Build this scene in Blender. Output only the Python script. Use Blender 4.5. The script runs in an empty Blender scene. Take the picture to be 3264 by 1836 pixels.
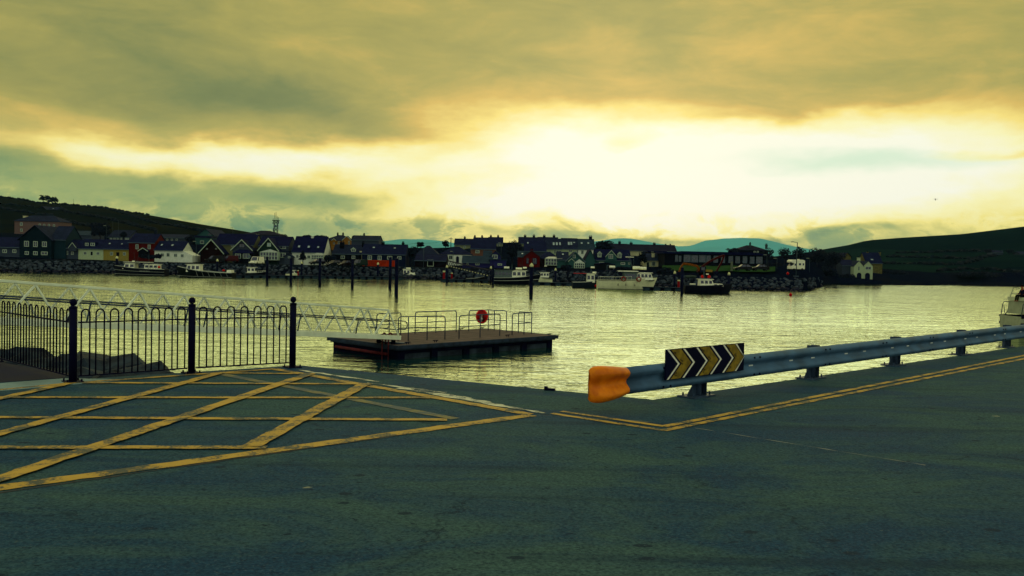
import bpy, math, random
from mathutils import Vector, Matrix, noise
R = math.radians
sc = bpy.context.scene
col = sc.collection

def lin(r, g, b):
    f = lambda c: (c / 255 / 12.92) if c <= 10 else ((c / 255 + .055) / 1.055) ** 2.4
    return (f(r), f(g), f(b), 1)

# ------------------------------------------------------------------ camera
F = 2800.0                                   # focal length in pixels of the 3264 px wide photograph
CAMZ, QZ = 4.5, 2.85                         # eye height above the water, quay surface above the water
cam = bpy.data.cameras.new('camera')
cam.sensor_width = 36; cam.lens = 36 * F / 3264; cam.clip_start = .1; cam.clip_end = 30000
camo = bpy.data.objects.new('camera', cam); col.objects.link(camo)
RM = Matrix.Rotation(R(90 - 1.6), 3, 'X') @ Matrix.Rotation(R(1.2), 3, 'Z')
CP = Vector((0, 0, CAMZ))
camo.matrix_world = Matrix.Translation(CP) @ RM.to_4x4()
sc.camera = camo

def ray(px, py): return RM @ Vector(((px - 1632) / F, -(py - 918) / F, -1))
def P(px, py, Y): d = ray(px, py); return CP + d * (Y / d.y)
def G(px, py, z=QZ): d = ray(px, py); return CP + d * ((z - CAMZ) / d.z)
def azel(px, py): d = ray(px, py).normalized(); return math.atan2(d.x, d.y), math.asin(d.z)

# ------------------------------------------------------------------ sun, exposure
SUN_AZ, SUN_EL = R(7), R(14)
sun = bpy.data.lights.new('sun', 'SUN'); sun.energy = .65; sun.angle = R(80); sun.color = (1, .95, .58)
suno = bpy.data.objects.new('sun', sun); col.objects.link(suno)
sd = Vector((math.sin(SUN_AZ) * math.cos(SUN_EL), math.cos(SUN_AZ) * math.cos(SUN_EL), math.sin(SUN_EL)))
suno.rotation_euler = (-sd).to_track_quat('-Z', 'Y').to_euler(); suno.location = (0, 0, 60)
vs = sc.view_settings
vs.view_transform = 'Standard'; vs.look = 'None'; vs.exposure = 0; vs.gamma = 1; vs.use_curve_mapping = False
sc.render.engine = 'CYCLES'
cy = sc.cycles
cy.max_bounces = 5; cy.diffuse_bounces = 2; cy.glossy_bounces = 3; cy.transmission_bounces = 3; cy.volume_bounces = 0
cy.transparent_max_bounces = 8; cy.caustics_reflective = False; cy.caustics_refractive = False
cy.use_denoising = True; cy.sample_clamp_indirect = 6

# ------------------------------------------------------------------ node helpers
class NT:
    def __init__(s, nt): s.t = nt; nt.nodes.clear()
    def n(s, ty, **k):
        o = s.t.nodes.new(ty)
        for a, b in k.items(): setattr(o, a, b)
        return o
    def l(s, a, b): s.t.links.new(a, b)
    def put(s, sock, v):
        if isinstance(v, bpy.types.NodeSocket): s.l(v, sock)
        elif v is not None: sock.default_value = v
    def m(s, op, a, b=None, c=None, clamp=False):
        o = s.n('ShaderNodeMath', operation=op, use_clamp=clamp)
        for i, v in enumerate((a, b, c)): s.put(o.inputs[i], v)
        return o.outputs[0]
    def mr(s, v, a, b, c=0., d=1., smooth=True):
        o = s.n('ShaderNodeMapRange', interpolation_type='SMOOTHSTEP' if smooth else 'LINEAR')
        for i, x in enumerate((v, a, b, c, d)): s.put(o.inputs[i], x)
        return o.outputs[0]
    def mix(s, f, a, b, blend='MIX'):
        o = s.n('ShaderNodeMix', data_type='RGBA', blend_type=blend, clamp_factor=True)
        s.put(o.inputs[0], f); s.put(o.inputs[6], a); s.put(o.inputs[7], b)
        return o.outputs[2]
    def noise(s, vec, scale, detail=4, rough=.55, dist=0.):
        o = s.n('ShaderNodeTexNoise'); s.put(o.inputs['Vector'], vec)
        for k, v in (('Scale', scale), ('Detail', detail), ('Roughness', rough), ('Distortion', dist)): s.put(o.inputs[k], v)
        return o
    def mapping(s, vec, loc=(0, 0, 0), rot=(0, 0, 0), scale=(1, 1, 1), ty='POINT'):
        o = s.n('ShaderNodeMapping', vector_type=ty); s.put(o.inputs[0], vec)
        o.inputs[1].default_value = loc; o.inputs[2].default_value = rot; o.inputs[3].default_value = scale
        return o.outputs[0]
    def ramp(s, v, stops):
        o = s.n('ShaderNodeValToRGB'); s.put(o.inputs[0], v); e = o.color_ramp.elements
        while len(e) < len(stops): e.new(.5)
        for x, (p, c) in zip(e, stops): x.position = p; x.color = c
        return o.outputs[0]

# ------------------------------------------------------------------ sky
w = bpy.data.worlds.new('World'); sc.world = w; w.use_nodes = True
t = NT(w.node_tree)
tc = t.n('ShaderNodeTexCoord'); D = tc.outputs['Generated']
sx = t.n('ShaderNodeSeparateXYZ'); t.l(D, sx.inputs[0])
az = t.m('ARCTAN2', sx.outputs[0], sx.outputs[1]); el = t.m('ARCSINE', sx.outputs[2])
cb = t.n('ShaderNodeCombineXYZ'); t.l(az, cb.inputs[0]); t.l(el, cb.inputs[1])
nw = t.noise(t.mapping(D, scale=(3, 3, 8)), 1.6, 5, .55)
wv = t.n('ShaderNodeVectorMath', operation='MULTIPLY_ADD'); t.l(nw.outputs['Color'], wv.inputs[0])
wv.inputs[1].default_value = (.22, .075, 0); wv.inputs[2].default_value = (-.11, -.0375, 0)
wa = t.n('ShaderNodeVectorMath', operation='ADD'); t.l(cb.outputs[0], wa.inputs[0]); t.l(wv.outputs[0], wa.inputs[1])
UV = wa.outputs[0]
def blob(x, y, rx, ry, rot=0):               # one cloud bank or break in the cloud, as direction and angular size
    a, e = azel(x * 1.267, y * 1.267)
    mp = t.mapping(UV, (a, e, 0), (0, 0, R(-rot)), (rx / 2210, ry / 2210, 1), 'TEXTURE')
    ln = t.n('ShaderNodeVectorMath', operation='LENGTH'); t.l(mp, ln.inputs[0])
    return t.mr(ln.outputs['Value'], 1., 0.)
B = t.m('ADD', .44, 0.)
for x, y, rx, ry, rot, a in [
        (1560, 440, 1250, 230, 0, .62), (1330, 545, 620, 120, 0, .38), (2150, 430, 1100, 230, 0, .56), (1500, 330, 420, 90, -8, .16),
        (430, 398, 760, 54, 2, .50), (950, 408, 600, 62, 0, .34), (120, 330, 380, 90, 8, .20), (1750, 170, 900, 190, -6, .13),
        (780, 290, 820, 110, 15, -.20), (150, 200, 800, 90, 14, -.08), (300, 455, 720, 55, 3, -.05), (790, 505, 240, 48, 3, -.26),
        (500, 520, 420, 30, 0, .10), (1440, 570, 90, 75, 10, -.42), (1620, 592, 700, 24, 0, -.30), (2130, 590, 170, 22, 0, -.26),
        (1590, 368, 110, 55, -10, -.22), (2500, 395, 320, 22, 0, -.24), (2500, 180, 420, 420, 0, .03), (900, 575, 500, 26, 0, -.12),
        (1900, 560, 500, 40, 0, .12), (1950, 280, 700, 34, -3, -.10)]:
    B = t.m('MULTIPLY_ADD', blob(x, y, rx, ry, rot), a, B)
n1 = t.noise(t.mapping(D, scale=(2.2, 2.2, 9)), 1.8, 6, .55, .3)
n2 = t.noise(t.mapping(D, scale=(1, 1, 2.0)), 16, 6, .6, .4)
low = t.mr(el, .13, .015)                     # broken small cumulus low over the land
B = t.m('MULTIPLY_ADD', t.m('SUBTRACT', n1.outputs[0], .5), .30, B)
B = t.m('MULTIPLY_ADD', t.m('MULTIPLY', t.m('SUBTRACT', n2.outputs[0], .5), t.m('MULTIPLY_ADD', low, .95, .10)), 1., B)
n3 = t.noise(t.mapping(D, rot=(0, .25, .1), scale=(1.5, 1.5, 5)), 4.5, 7, .62, .5)   # streaky texture of the cloud sheet
B = t.m('MULTIPLY_ADD', t.m('SUBTRACT', n3.outputs[0], .5), .38, B)
puff = t.m('MULTIPLY', t.mr(el, .085, .03), t.mr(n2.outputs[0], .50, .62))             # gaps between the small cumulus
B = t.m('MULTIPLY_ADD', puff, -.42, B)
B = t.m('MULTIPLY', t.m('MAXIMUM', B, 0.), .80)
hi = t.ramp(B, [(0, lin(72, 96, 62)), (.22, lin(124, 133, 78)), (.38, lin(174, 164, 86)), (.50, lin(220, 187, 94)),
                (.62, lin(252, 228, 126)), (.76, lin(255, 250, 188)), (.93, lin(255, 255, 232))])
lo = t.ramp(B, [(0, lin(66, 122, 98)), (.18, lin(126, 156, 104)), (.34, lin(166, 178, 108)), (.46, lin(214, 208, 120)),
                (.58, lin(250, 236, 138)), (.74, lin(255, 250, 186)), (.95, lin(255, 255, 236))])
sky = t.mix(t.mr(el, .155, .06), hi, lo)
sky = t.mix(t.m('MULTIPLY', blob(2150, 412, 420, 36, 3), .75), sky, lin(205, 236, 205))      # thin opening in the cloud
dt = t.n('ShaderNodeVectorMath', operation='DOT_PRODUCT'); t.l(D, dt.inputs[0]); dt.inputs[1].default_value = sd
cool = t.mix(n1.outputs[0], lin(196, 206, 188), lin(222, 228, 206))                            # the cool side of the sky, away from the sun
sky = t.mix(t.mr(dt.outputs['Value'], .74, -.1), sky, cool)
ns = t.n('ShaderNodeTexSky', sky_type='NISHITA', sun_disc=False, sun_elevation=SUN_EL, sun_rotation=SUN_AZ)
bg = t.n('ShaderNodeBackground'); t.l(sky, bg.inputs[0]); bg.inputs[1].default_value = 1
bn = t.n('ShaderNodeBackground'); t.l(ns.outputs[0], bn.inputs[0]); bn.inputs[1].default_value = .06
ms = t.n('ShaderNodeMixShader'); ms.inputs[0].default_value = .95
t.l(bn.outputs[0], ms.inputs[1]); t.l(bg.outputs[0], ms.inputs[2])
wo = t.n('ShaderNodeOutputWorld'); t.l(ms.outputs[0], wo.inputs[0])
w.cycles.sampling_method = 'MANUAL'; w.cycles.sample_map_resolution = 512

# ------------------------------------------------------------------ materials
MATS = {}
def mat(name, c, rough=.7, metal=0., var=.25, scale=3., bump=0., spec=.15, c2=None, bscale=None, detail=5):
    """procedural paint / stone / slate: base colour broken up by noise, optional fine relief"""
    if name in MATS: return MATS[name]
    m = bpy.data.materials.new(name); m.use_nodes = True; t = NT(m.node_tree)
    p = t.n('ShaderNodeBsdfPrincipled'); o = t.n('ShaderNodeOutputMaterial'); t.l(p.outputs[0], o.inputs[0])
    tc = t.n('ShaderNodeTexCoord')
    nz = t.noise(tc.outputs['Object'], scale, detail)
    c = tuple(c[:3]) + (1,)
    a = tuple(x * (1 - var) for x in c[:3]) + (1,); b = (tuple(c2[:3]) + (1,)) if c2 else tuple(min(1, x * (1 + var)) for x in c[:3]) + (1,)
    t.l(t.mix(t.mr(nz.outputs[0], .3, .7), a, b), p.inputs['Base Color'])
    t.l(t.mr(nz.outputs[0], .3, .7, max(0, rough - .08), min(1, rough + .08)), p.inputs['Roughness'])
    p.inputs['Metallic'].default_value = metal; p.inputs['Specular IOR Level'].default_value = spec
    if bump:
        bz = t.noise(tc.outputs['Object'], bscale or scale * 4, 4)
        bp = t.n('ShaderNodeBump'); bp.inputs['Strength'].default_value = .6; bp.inputs['Distance'].default_value = bump
        t.l(bz.outputs[0], bp.inputs['Height']); t.l(bp.outputs[0], p.inputs['Normal'])
    MATS[name] = m
    return m

def custom(name):
    m = bpy.data.materials.new(name); m.use_nodes = True; t = NT(m.node_tree)
    p = t.n('ShaderNodeBsdfPrincipled'); o = t.n('ShaderNodeOutputMaterial'); t.l(p.outputs[0], o.inputs[0])
    MATS[name] = m
    return m, t, p, t.n('ShaderNodeTexCoord').outputs['Object']

def water_mat():
    m, t, p, oc = custom('harbour_water')
    lanes = t.noise(t.mapping(oc, scale=(.018, .05, 1)), 1, 3)
    a = t.noise(t.mapping(oc, rot=(0, 0, .25), scale=(.36, 1.0, 1)), 1.1, 3, .55, .5)
    b = t.noise(t.mapping(oc, rot=(0, 0, -.35), scale=(.36, 1.0, 1)), 4.2, 2, .55, .4)
    c = t.noise(t.mapping(oc, rot=(0, 0, .1), scale=(.5, 1, 1)), .3, 2)
    h = t.m('MULTIPLY_ADD', b.outputs[0], .30, t.m('MULTIPLY_ADD', c.outputs[0], 1.5, a.outputs[0]))
    bp = t.n('ShaderNodeBump'); bp.inputs['Distance'].default_value = .095
    t.l(t.mr(lanes.outputs[0], .36, .64, .5, 1.1), bp.inputs['Strength']); t.l(h, bp.inputs['Height'])
    fr = t.n('ShaderNodeFresnel'); fr.inputs[0].default_value = 1.62; t.l(bp.outputs[0], fr.inputs['Normal'])
    df = t.n('ShaderNodeBsdfDiffuse'); df.inputs[0].default_value = (.002, .038, .048, 1)
    gl = t.n('ShaderNodeBsdfGlossy'); gl.inputs[0].default_value = (.90, 1, .66, 1); gl.inputs['Roughness'].default_value = .04; t.l(bp.outputs[0], gl.inputs['Normal'])
    mx = t.n('ShaderNodeMixShader'); t.l(t.mr(fr.outputs[0], 0., 1., .05, 1.3, False), mx.inputs[0]); t.l(df.outputs[0], mx.inputs[1]); t.l(gl.outputs[0], mx.inputs[2])
    t.t.nodes.remove(p); t.l(mx.outputs[0], [n for n in t.t.nodes if n.type == 'OUTPUT_MATERIAL'][0].inputs[0])
    return m

def asphalt_mat():
    m, t, p, oc = custom('asphalt')
    big = t.noise(t.mapping(oc, rot=(0, 0, .7), scale=(.45, .9, 1)), 1.1, 7, .68, .9)
    fine = t.noise(oc, 42, 4, .7)
    spk = t.noise(t.mapping(oc, scale=(1, 1, 1)), 9, 3, .5)
    c = t.mix(t.mr(big.outputs[0], .36, .64), (.009, .042, .086, 1), (.043, .088, .086, 1))
    c = t.mix(t.mr(fine.outputs[0], .25, .75, 0, 1), t.mix(1., c, (.42, .46, .55, 1), 'MULTIPLY'), t.mix(1., c, (1.6, 1.55, 1.45, 1), 'MULTIPLY'))
    vo = t.n('ShaderNodeTexVoronoi', feature='F1'); t.l(t.mapping(oc, scale=(1, 1.5, 1)), vo.inputs['Vector']); vo.inputs['Scale'].default_value = 2.6
    wb = t.noise(oc, 14, 3)
    dd = t.m('ADD', vo.outputs['Distance'], t.m('MULTIPLY', wb.outputs[0], .12))
    pick = t.n('ShaderNodeSeparateColor'); t.l(vo.outputs['Color'], pick.inputs[0])
    dark = t.m('MULTIPLY', t.mr(dd, .22, .17), t.m('LESS_THAN', pick.outputs[0], .42))
    c = t.mix(t.m('MULTIPLY', dark, .75), c, (.010, .020, .036, 1))                      # oil and gum spots
    v2 = t.n('ShaderNodeTexVoronoi', feature='F1'); t.l(t.mapping(oc, loc=(3, 7, 0)), v2.inputs['Vector']); v2.inputs['Scale'].default_value = 1.3
    d2 = t.m('ADD', v2.outputs['Distance'], t.m('MULTIPLY', t.noise(oc, 22, 4, .75).outputs[0], .16))
    p2 = t.n('ShaderNodeSeparateColor'); t.l(v2.outputs['Color'], p2.inputs[0])
    lt = t.m('MULTIPLY', t.mr(d2, .135, .115), t.m('LESS_THAN', p2.outputs[1], .25))
    c = t.mix(t.m('MULTIPLY', lt, .8), c, (.30, .30, .20, 1))                            # bird droppings
    pit = t.noise(t.mapping(oc, rot=(0, 0, .6), scale=(.7, 1, 1)), 17, 3, .6); c = t.mix(t.mr(pit.outputs[0], .345, .30, 0, .75), c, (.006, .014, .030, 1))      # pits and grit
    c = t.mix(t.mr(t.noise(oc, 26, 2, .5).outputs[0], .70, .74, 0, .5), c, (.10, .13, .11, 1))
    crk = t.n('ShaderNodeTexVoronoi', feature='DISTANCE_TO_EDGE'); crk.inputs['Scale'].default_value = .42
    cw = t.noise(oc, 1.7, 5, .7); cwv = t.n('ShaderNodeVectorMath', operation='MULTIPLY_ADD'); t.l(cw.outputs['Color'], cwv.inputs[0]); cwv.inputs[1].default_value = (.9, .9, 0); t.l(oc, cwv.inputs[2]); t.l(cwv.outputs[0], crk.inputs['Vector'])
    cm = t.m('MULTIPLY', t.mr(crk.outputs['Distance'], .010, .003), t.mr(t.noise(oc, .8, 3).outputs[0], .5, .62))
    c = t.mix(t.m('MULTIPLY', cm, .45), c, (.004, .010, .022, 1))                          # broken cracks
    ch = t.n('ShaderNodeTexVoronoi', feature='F1'); ch.inputs['Scale'].default_value = 95; t.l(oc, ch.inputs['Vector']); cs_ = t.n('ShaderNodeSeparateColor'); t.l(ch.outputs['Color'], cs_.inputs[0])
    c = t.mix(t.m('MULTIPLY', t.m('GREATER_THAN', cs_.outputs[0], .95), .3), c, (.09, .14, .16, 1))      # stone chips
    tyr = t.noise(t.mapping(oc, rot=(0, 0, -.75), scale=(.10, 2.2, 1)), 1, 4, .6); c = t.mix(t.mr(tyr.outputs[0], .54, .70, 0, .55), c, (.010, .026, .045, 1))
    t.l(c, p.inputs['Base Color'])
    t.l(t.mr(big.outputs[0], .3, .7, .62, .85), p.inputs['Roughness'])
    p.inputs['Specular IOR Level'].default_value = .02
    bp = t.n('ShaderNodeBump'); bp.inputs['Strength'].default_value = .7; bp.inputs['Distance'].default_value = .01
    t.l(fine.outputs[0], bp.inputs['Height']); t.l(bp.outputs[0], p.inputs['Normal'])
    return m

def paint_mat(name, c, worn, wear):
    """road paint: worn through to the asphalt in patches, with small chips"""
    m, t, p, oc = custom(name)
    a = t.noise(t.mapping(oc, scale=(1, 1, 1)), 3.2, 5, .65); b = t.noise(oc, 30, 4, .7)
    f = t.m('ADD', t.m('MULTIPLY', a.outputs[0], .6), t.m('MULTIPLY', b.outputs[0], .4))
    cc = t.mix(t.mr(a.outputs[0], .3, .7), tuple(x * .72 for x in c[:3]) + (1,), c)
    t.l(t.mix(t.mr(f, wear + .06, wear - .03), cc, worn), p.inputs['Base Color'])
    p.inputs['Roughness'].default_value = .72; p.inputs['Specular IOR Level'].default_value = .3
    bp = t.n('ShaderNodeBump'); bp.inputs['Strength'].default_value = .4; bp.inputs['Distance'].default_value = .004
    t.l(b.outputs[0], bp.inputs['Height']); t.l(bp.outputs[0], p.inputs['Normal'])
    return m

def field_mat(name, c1, c2, c3, sc_=.012):
    m, t, p, oc = custom(name)
    v = t.n('ShaderNodeTexVoronoi', feature='F1'); t.l(t.mapping(oc, rot=(0, 0, .5), scale=(1, .45, 1)), v.inputs['Vector']); v.inputs['Scale'].default_value = sc_
    s = t.n('ShaderNodeSeparateColor'); t.l(v.outputs['Color'], s.inputs[0])
    c = t.mix(s.outputs[0], c1, c2)
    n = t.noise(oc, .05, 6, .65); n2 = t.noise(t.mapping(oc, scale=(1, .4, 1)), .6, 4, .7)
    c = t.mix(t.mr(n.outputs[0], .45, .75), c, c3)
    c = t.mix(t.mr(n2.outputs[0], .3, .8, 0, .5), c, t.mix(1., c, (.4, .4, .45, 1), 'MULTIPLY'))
    t.l(c, p.inputs['Base Color']); p.inputs['Roughness'].default_value = 1; p.inputs['Specular IOR Level'].default_value = 0
    return m

def roof_mat(name, c):
    """slate courses: thin lines of shadow and slate-to-slate tone"""
    m, t, p, oc = custom(name)
    br = t.n('ShaderNodeTexBrick'); t.l(t.mapping(oc, scale=(1, 1, 1)), br.inputs['Vector'])
    sp = t.n('ShaderNodeSeparateXYZ'); t.l(oc, sp.inputs[0]); cbx = t.n('ShaderNodeCombineXYZ')
    t.l(t.m('ADD', sp.outputs[0], sp.outputs[1]), cbx.inputs[0]); t.l(sp.outputs[2], cbx.inputs[1]); t.l(cbx.outputs[0], br.inputs['Vector'])
    br.inputs['Color1'].default_value = tuple(x * .75 for x in c[:3]) + (1,); br.inputs['Color2'].default_value = tuple(x * 1.25 for x in c[:3]) + (1,)
    br.inputs['Mortar'].default_value = tuple(x * .35 for x in c[:3]) + (1,); br.inputs['Scale'].default_value = 1
    br.inputs['Brick Width'].default_value = .45; br.inputs['Row Height'].default_value = .22; br.inputs['Mortar Size'].default_value = .02
    n = t.noise(oc, .5, 5); t.l(t.mix(t.mr(n.outputs[0], .35, .75, 0, .5), br.outputs[0], tuple(x * 1.5 + .003 for x in c[:3]) + (1,)), p.inputs['Base Color'])
    p.inputs['Roughness'].default_value = .8; p.inputs['Specular IOR Level'].default_value = .03
    return m

WATER, ASPH = water_mat(), asphalt_mat()
YEL = paint_mat('yellow_road_paint', (.50, .30, .035, 1), (.05, .06, .045, 1), .462)
YELF = paint_mat('faded_yellow_road_paint', (.17, .15, .05, 1), (.05, .075, .08, 1), .49)
WHT = paint_mat('worn_white_road_paint', (.62, .62, .42, 1), (.05, .075, .08, 1), .46)
WHTD = paint_mat('dull_white_road_paint', (.17, .20, .17, 1), (.05, .075, .08, 1), .40)
NAVY = mat('navy_black_paint', (.0025, .003, .018), .6, var=.3, scale=8, spec=.04)
PILE = mat('black_pile_coating', (.003, .004, .020), .7, var=.5, scale=1.5, spec=.04)
CONC = mat('quay_concrete', (.16, .22, .20), .85, var=.35, scale=1.2, bump=.01)
PALEC = mat('pale_concrete', (.17, .25, .24), .85, var=.25, scale=2, bump=.006)
WHITE = mat('white_render', (.62, .66, .50), .75, var=.1, scale=1.2)
CREAM = mat('cream_render', (.48, .46, .24), .8, var=.12)
GLASS = mat('window_glass', (.012, .016, .035), .12, var=.3, spec=.6)
LGLASS = mat('sky_lit_glass', (.22, .30, .30), .15, var=.25, scale=.8, spec=.6)
STEEL = mat('galvanised_steel', (.055, .118, .19), .6, .1, var=.3, scale=2.5, bump=.002, bscale=30)
GWHITE = mat('white_painted_aluminium', (.80, .86, .60), .5, var=.10, scale=2, spec=.5)
ORANGE = mat('orange_plastic', (.70, .14, .002), .5, var=.2, scale=5, c2=(.86, .24, .003), bump=.004, spec=.15)
RED = mat('red_plastic', (.75, .012, .010), .45, var=.15, scale=5)
DTUBE = mat('dark_galvanised_tube', (.028, .05, .085), .5, .2, var=.3, scale=6)
RUST = mat('red_oxide_steel', (.10, .010, .012), .7, var=.5, scale=5)
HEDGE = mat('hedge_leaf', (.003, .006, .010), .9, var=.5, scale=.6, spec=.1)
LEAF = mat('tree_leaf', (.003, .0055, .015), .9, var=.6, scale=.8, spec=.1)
BARK = mat('bark', (.012, .012, .022), .9, var=.4)
STONE = mat('revetment_stone', (.012, .018, .034), .9, var=.45, scale=.7, bump=.06, c2=(.055, .075, .095), bscale=3)
WSTONE = mat('wet_stone', (.004, .005, .018), .6, var=.5, scale=1.1, bump=.05)
BOULDER = mat('boulder_stone', (.007, .015, .032), .85, var=.6, scale=3.5, bump=.06, c2=(.026, .042, .056), bscale=7, detail=9)

# ------------------------------------------------------------------ mesh helpers
def thing(name, label, cat, loc=(0, 0, 0), rz=0., group=None):
    o = bpy.data.objects.new(name, None); col.objects.link(o); o.empty_display_size = .3
    o.location = loc; o.rotation_euler = (0, 0, rz)
    return tag(o, label, cat, group)
def tag(o, label, cat, group=None):
    o['label'] = label; o['category'] = cat
    if group: o['group'] = group
    return o
def struct(o, kind='structure', label=None):
    o['kind'] = kind
    if label: o['label'] = label
    return o
def wloc(o):
    v = Vector((0, 0, 0))
    while o: v = v + o.location; o = o.parent
    return v
class MB:
    def __init__(s): s.v = []; s.f = []
    def add(s, vs, fs):
        k = len(s.v); s.v += [tuple(v) for v in vs]; s.f += [tuple(i + k for i in f) for f in fs]; return s
    def box(s, x0, x1, y0, y1, z0, z1):
        return s.add([(x, y, z) for z in (z0, z1) for y in (y0, y1) for x in (x0, x1)],
                     [(0, 2, 3, 1), (4, 5, 7, 6), (0, 1, 5, 4), (2, 6, 7, 3), (0, 4, 6, 2), (1, 3, 7, 5)])
    def obox(s, c, ax, ay, az):                 # box by centre and three half-axis vectors
        c, ax, ay, az = map(Vector, (c, ax, ay, az))
        return s.add([c + ax * i + ay * j + az * k for k in (-1, 1) for j in (-1, 1) for i in (-1, 1)],
                     [(0, 2, 3, 1), (4, 5, 7, 6), (0, 1, 5, 4), (2, 6, 7, 3), (0, 4, 6, 2), (1, 3, 7, 5)])
    def prism(s, poly, vec):                    # closed prism: 3-D polygon swept along vec
        n = len(poly); vec = Vector(vec)
        vs = [Vector(p) for p in poly] + [Vector(p) + vec for p in poly]
        return s.add(vs, [tuple(range(n))[::-1], tuple(range(n, 2 * n))] + [(i, (i + 1) % n, (i + 1) % n + n, i + n) for i in range(n)])
    def tube(s, pts, r, n=8, r1=None, cap=True):
        pts = [Vector(p) for p in pts]; m = len(pts); k = len(s.v)
        prev = None
        for i, p in enumerate(pts):
            d = (pts[min(i + 1, m - 1)] - pts[max(i - 1, 0)]).normalized()
            if prev is None: a = d.orthogonal().normalized()
            else: a = (prev - d * prev.dot(d)).normalized()
            prev = a; b = d.cross(a)
            rr = r if r1 is None else r + (r1 - r) * i / max(1, m - 1)
            for j in range(n):
                q = 2 * math.pi * j / n; s.v.append(tuple(p + a * math.cos(q) * rr + b * math.sin(q) * rr))
        for i in range(m - 1):
            for j in range(n): s.f.append((k + i * n + j, k + i * n + (j + 1) % n, k + (i + 1) * n + (j + 1) % n, k + (i + 1) * n + j))
        if cap: s.f.append(tuple(k + j for j in range(n))[::-1]); s.f.append(tuple(k + (m - 1) * n + j for j in range(n)))
        return s
    def lathe(s, prof, n=12, c=(0, 0, 0)):      # profile of (radius, z) about a vertical axis
        k = len(s.v)
        for r, z in prof:
            for j in range(n):
                q = 2 * math.pi * j / n; s.v.append((c[0] + r * math.cos(q), c[1] + r * math.sin(q), c[2] + z))
        for i in range(len(prof) - 1):
            for j in range(n): s.f.append((k + i * n + j, k + i * n + (j + 1) % n, k + (i + 1) * n + (j + 1) % n, k + (i + 1) * n + j))
        s.f.append(tuple(k + j for j in range(n))[::-1]); s.f.append(tuple(k + (len(prof) - 1) * n + j for j in range(n)))
        return s
    def mesh(s, name, m, smooth=False):
        me = bpy.data.meshes.new(name); me.from_pydata(s.v, [], s.f); me.materials.append(m)
        if smooth: me.polygons.foreach_set('use_smooth', [True] * len(me.polygons))
        me.update(); return me
    def build(s, name, m, parent=None, world=False, smooth=False, bevel=0., label=None):
        if parent is None and s.v:              # a thing that is one mesh: origin at its base
            xs, ys, zs = zip(*s.v); c = Vector(((min(xs) + max(xs)) / 2, (min(ys) + max(ys)) / 2, min(zs)))
            s.v = [tuple(Vector(v) - c) for v in s.v]
        o = bpy.data.objects.new(name, s.mesh(name, m, smooth)); col.objects.link(o)
        if parent is None: o.location = c
        else:
            o.parent = parent
            if world: o.location = -wloc(parent)
        if bevel:
            b = o.modifiers.new('bevel', 'BEVEL'); b.width = bevel; b.segments = 2; b.limit_method = 'ANGLE'
        if label: o['label'] = label
        return o
import bmesh
def lump(seed, n=2, amp=.3, sq=(1, 1, 1)):       # a broken stone: convex hull of scattered points, flat faces and sharp edges
    rnd = random.Random(seed * 7 + n); bm = bmesh.new()
    for i in range(9 + 6 * n):
        d = Vector((rnd.gauss(0, 1), rnd.gauss(0, 1), rnd.gauss(0, 1))).normalized() * rnd.uniform(1 - amp * .9, 1)
        bm.verts.new((d.x * sq[0], d.y * sq[1], d.z * sq[2]))
    r = bmesh.ops.convex_hull(bm, input=bm.verts); bmesh.ops.delete(bm, geom=[v for v in bm.verts if not v.link_faces], context='VERTS'); bm.verts.index_update()
    vs = [v.co.copy() for v in bm.verts]; fs = [tuple(v.index for v in f.verts) for f in bm.faces]; bm.free()
    return vs, fs
def copyobj(o, parent=None, loc=None):
    c = o.copy(); col.objects.link(c); c.parent = parent
    if loc is not None: c.location = loc
    return c

# ------------------------------------------------------------------ water, quay, land
b = MB(); b.add([(-8600, -40, 0), (8600, -40, 0), (8600, 9000, 0), (-8600, 9000, 0)], [(0, 1, 2, 3)])
wt = b.build('water', WATER); struct(wt)

def flat(p): return Vector((p.x, p.y, 0))
E3, EC = flat(G(935, 1166)), flat(G(2082, 1274))
E4 = EC + (flat(G(3264, 1103)) - EC).normalized() * 60
PF = [flat(G(232, 1218)), flat(G(610, 1190)), flat(G(932, 1171))]         # fence posts
fd = (PF[2] - PF[0]).normalized(); fl = (flat(G(0, 1158)) - PF[0]).normalized()
nrm = Vector((-fd.y, fd.x, 0))
E1 = PF[0] + nrm * .25 - fd * .1; EL = E1 + fl * 14
b = MB(); poly = [EL + fl * 10, EL, E1, PF[2] + nrm * .2 + fd * .2, EC, E4, E4 + Vector((10, -60, 0)), Vector((-45, -30, 0))]
b.prism([p + Vector((0, 0, -2)) for p in poly], (0, 0, QZ + 2))
quay = b.build('quay', ASPH); struct(quay)
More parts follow.
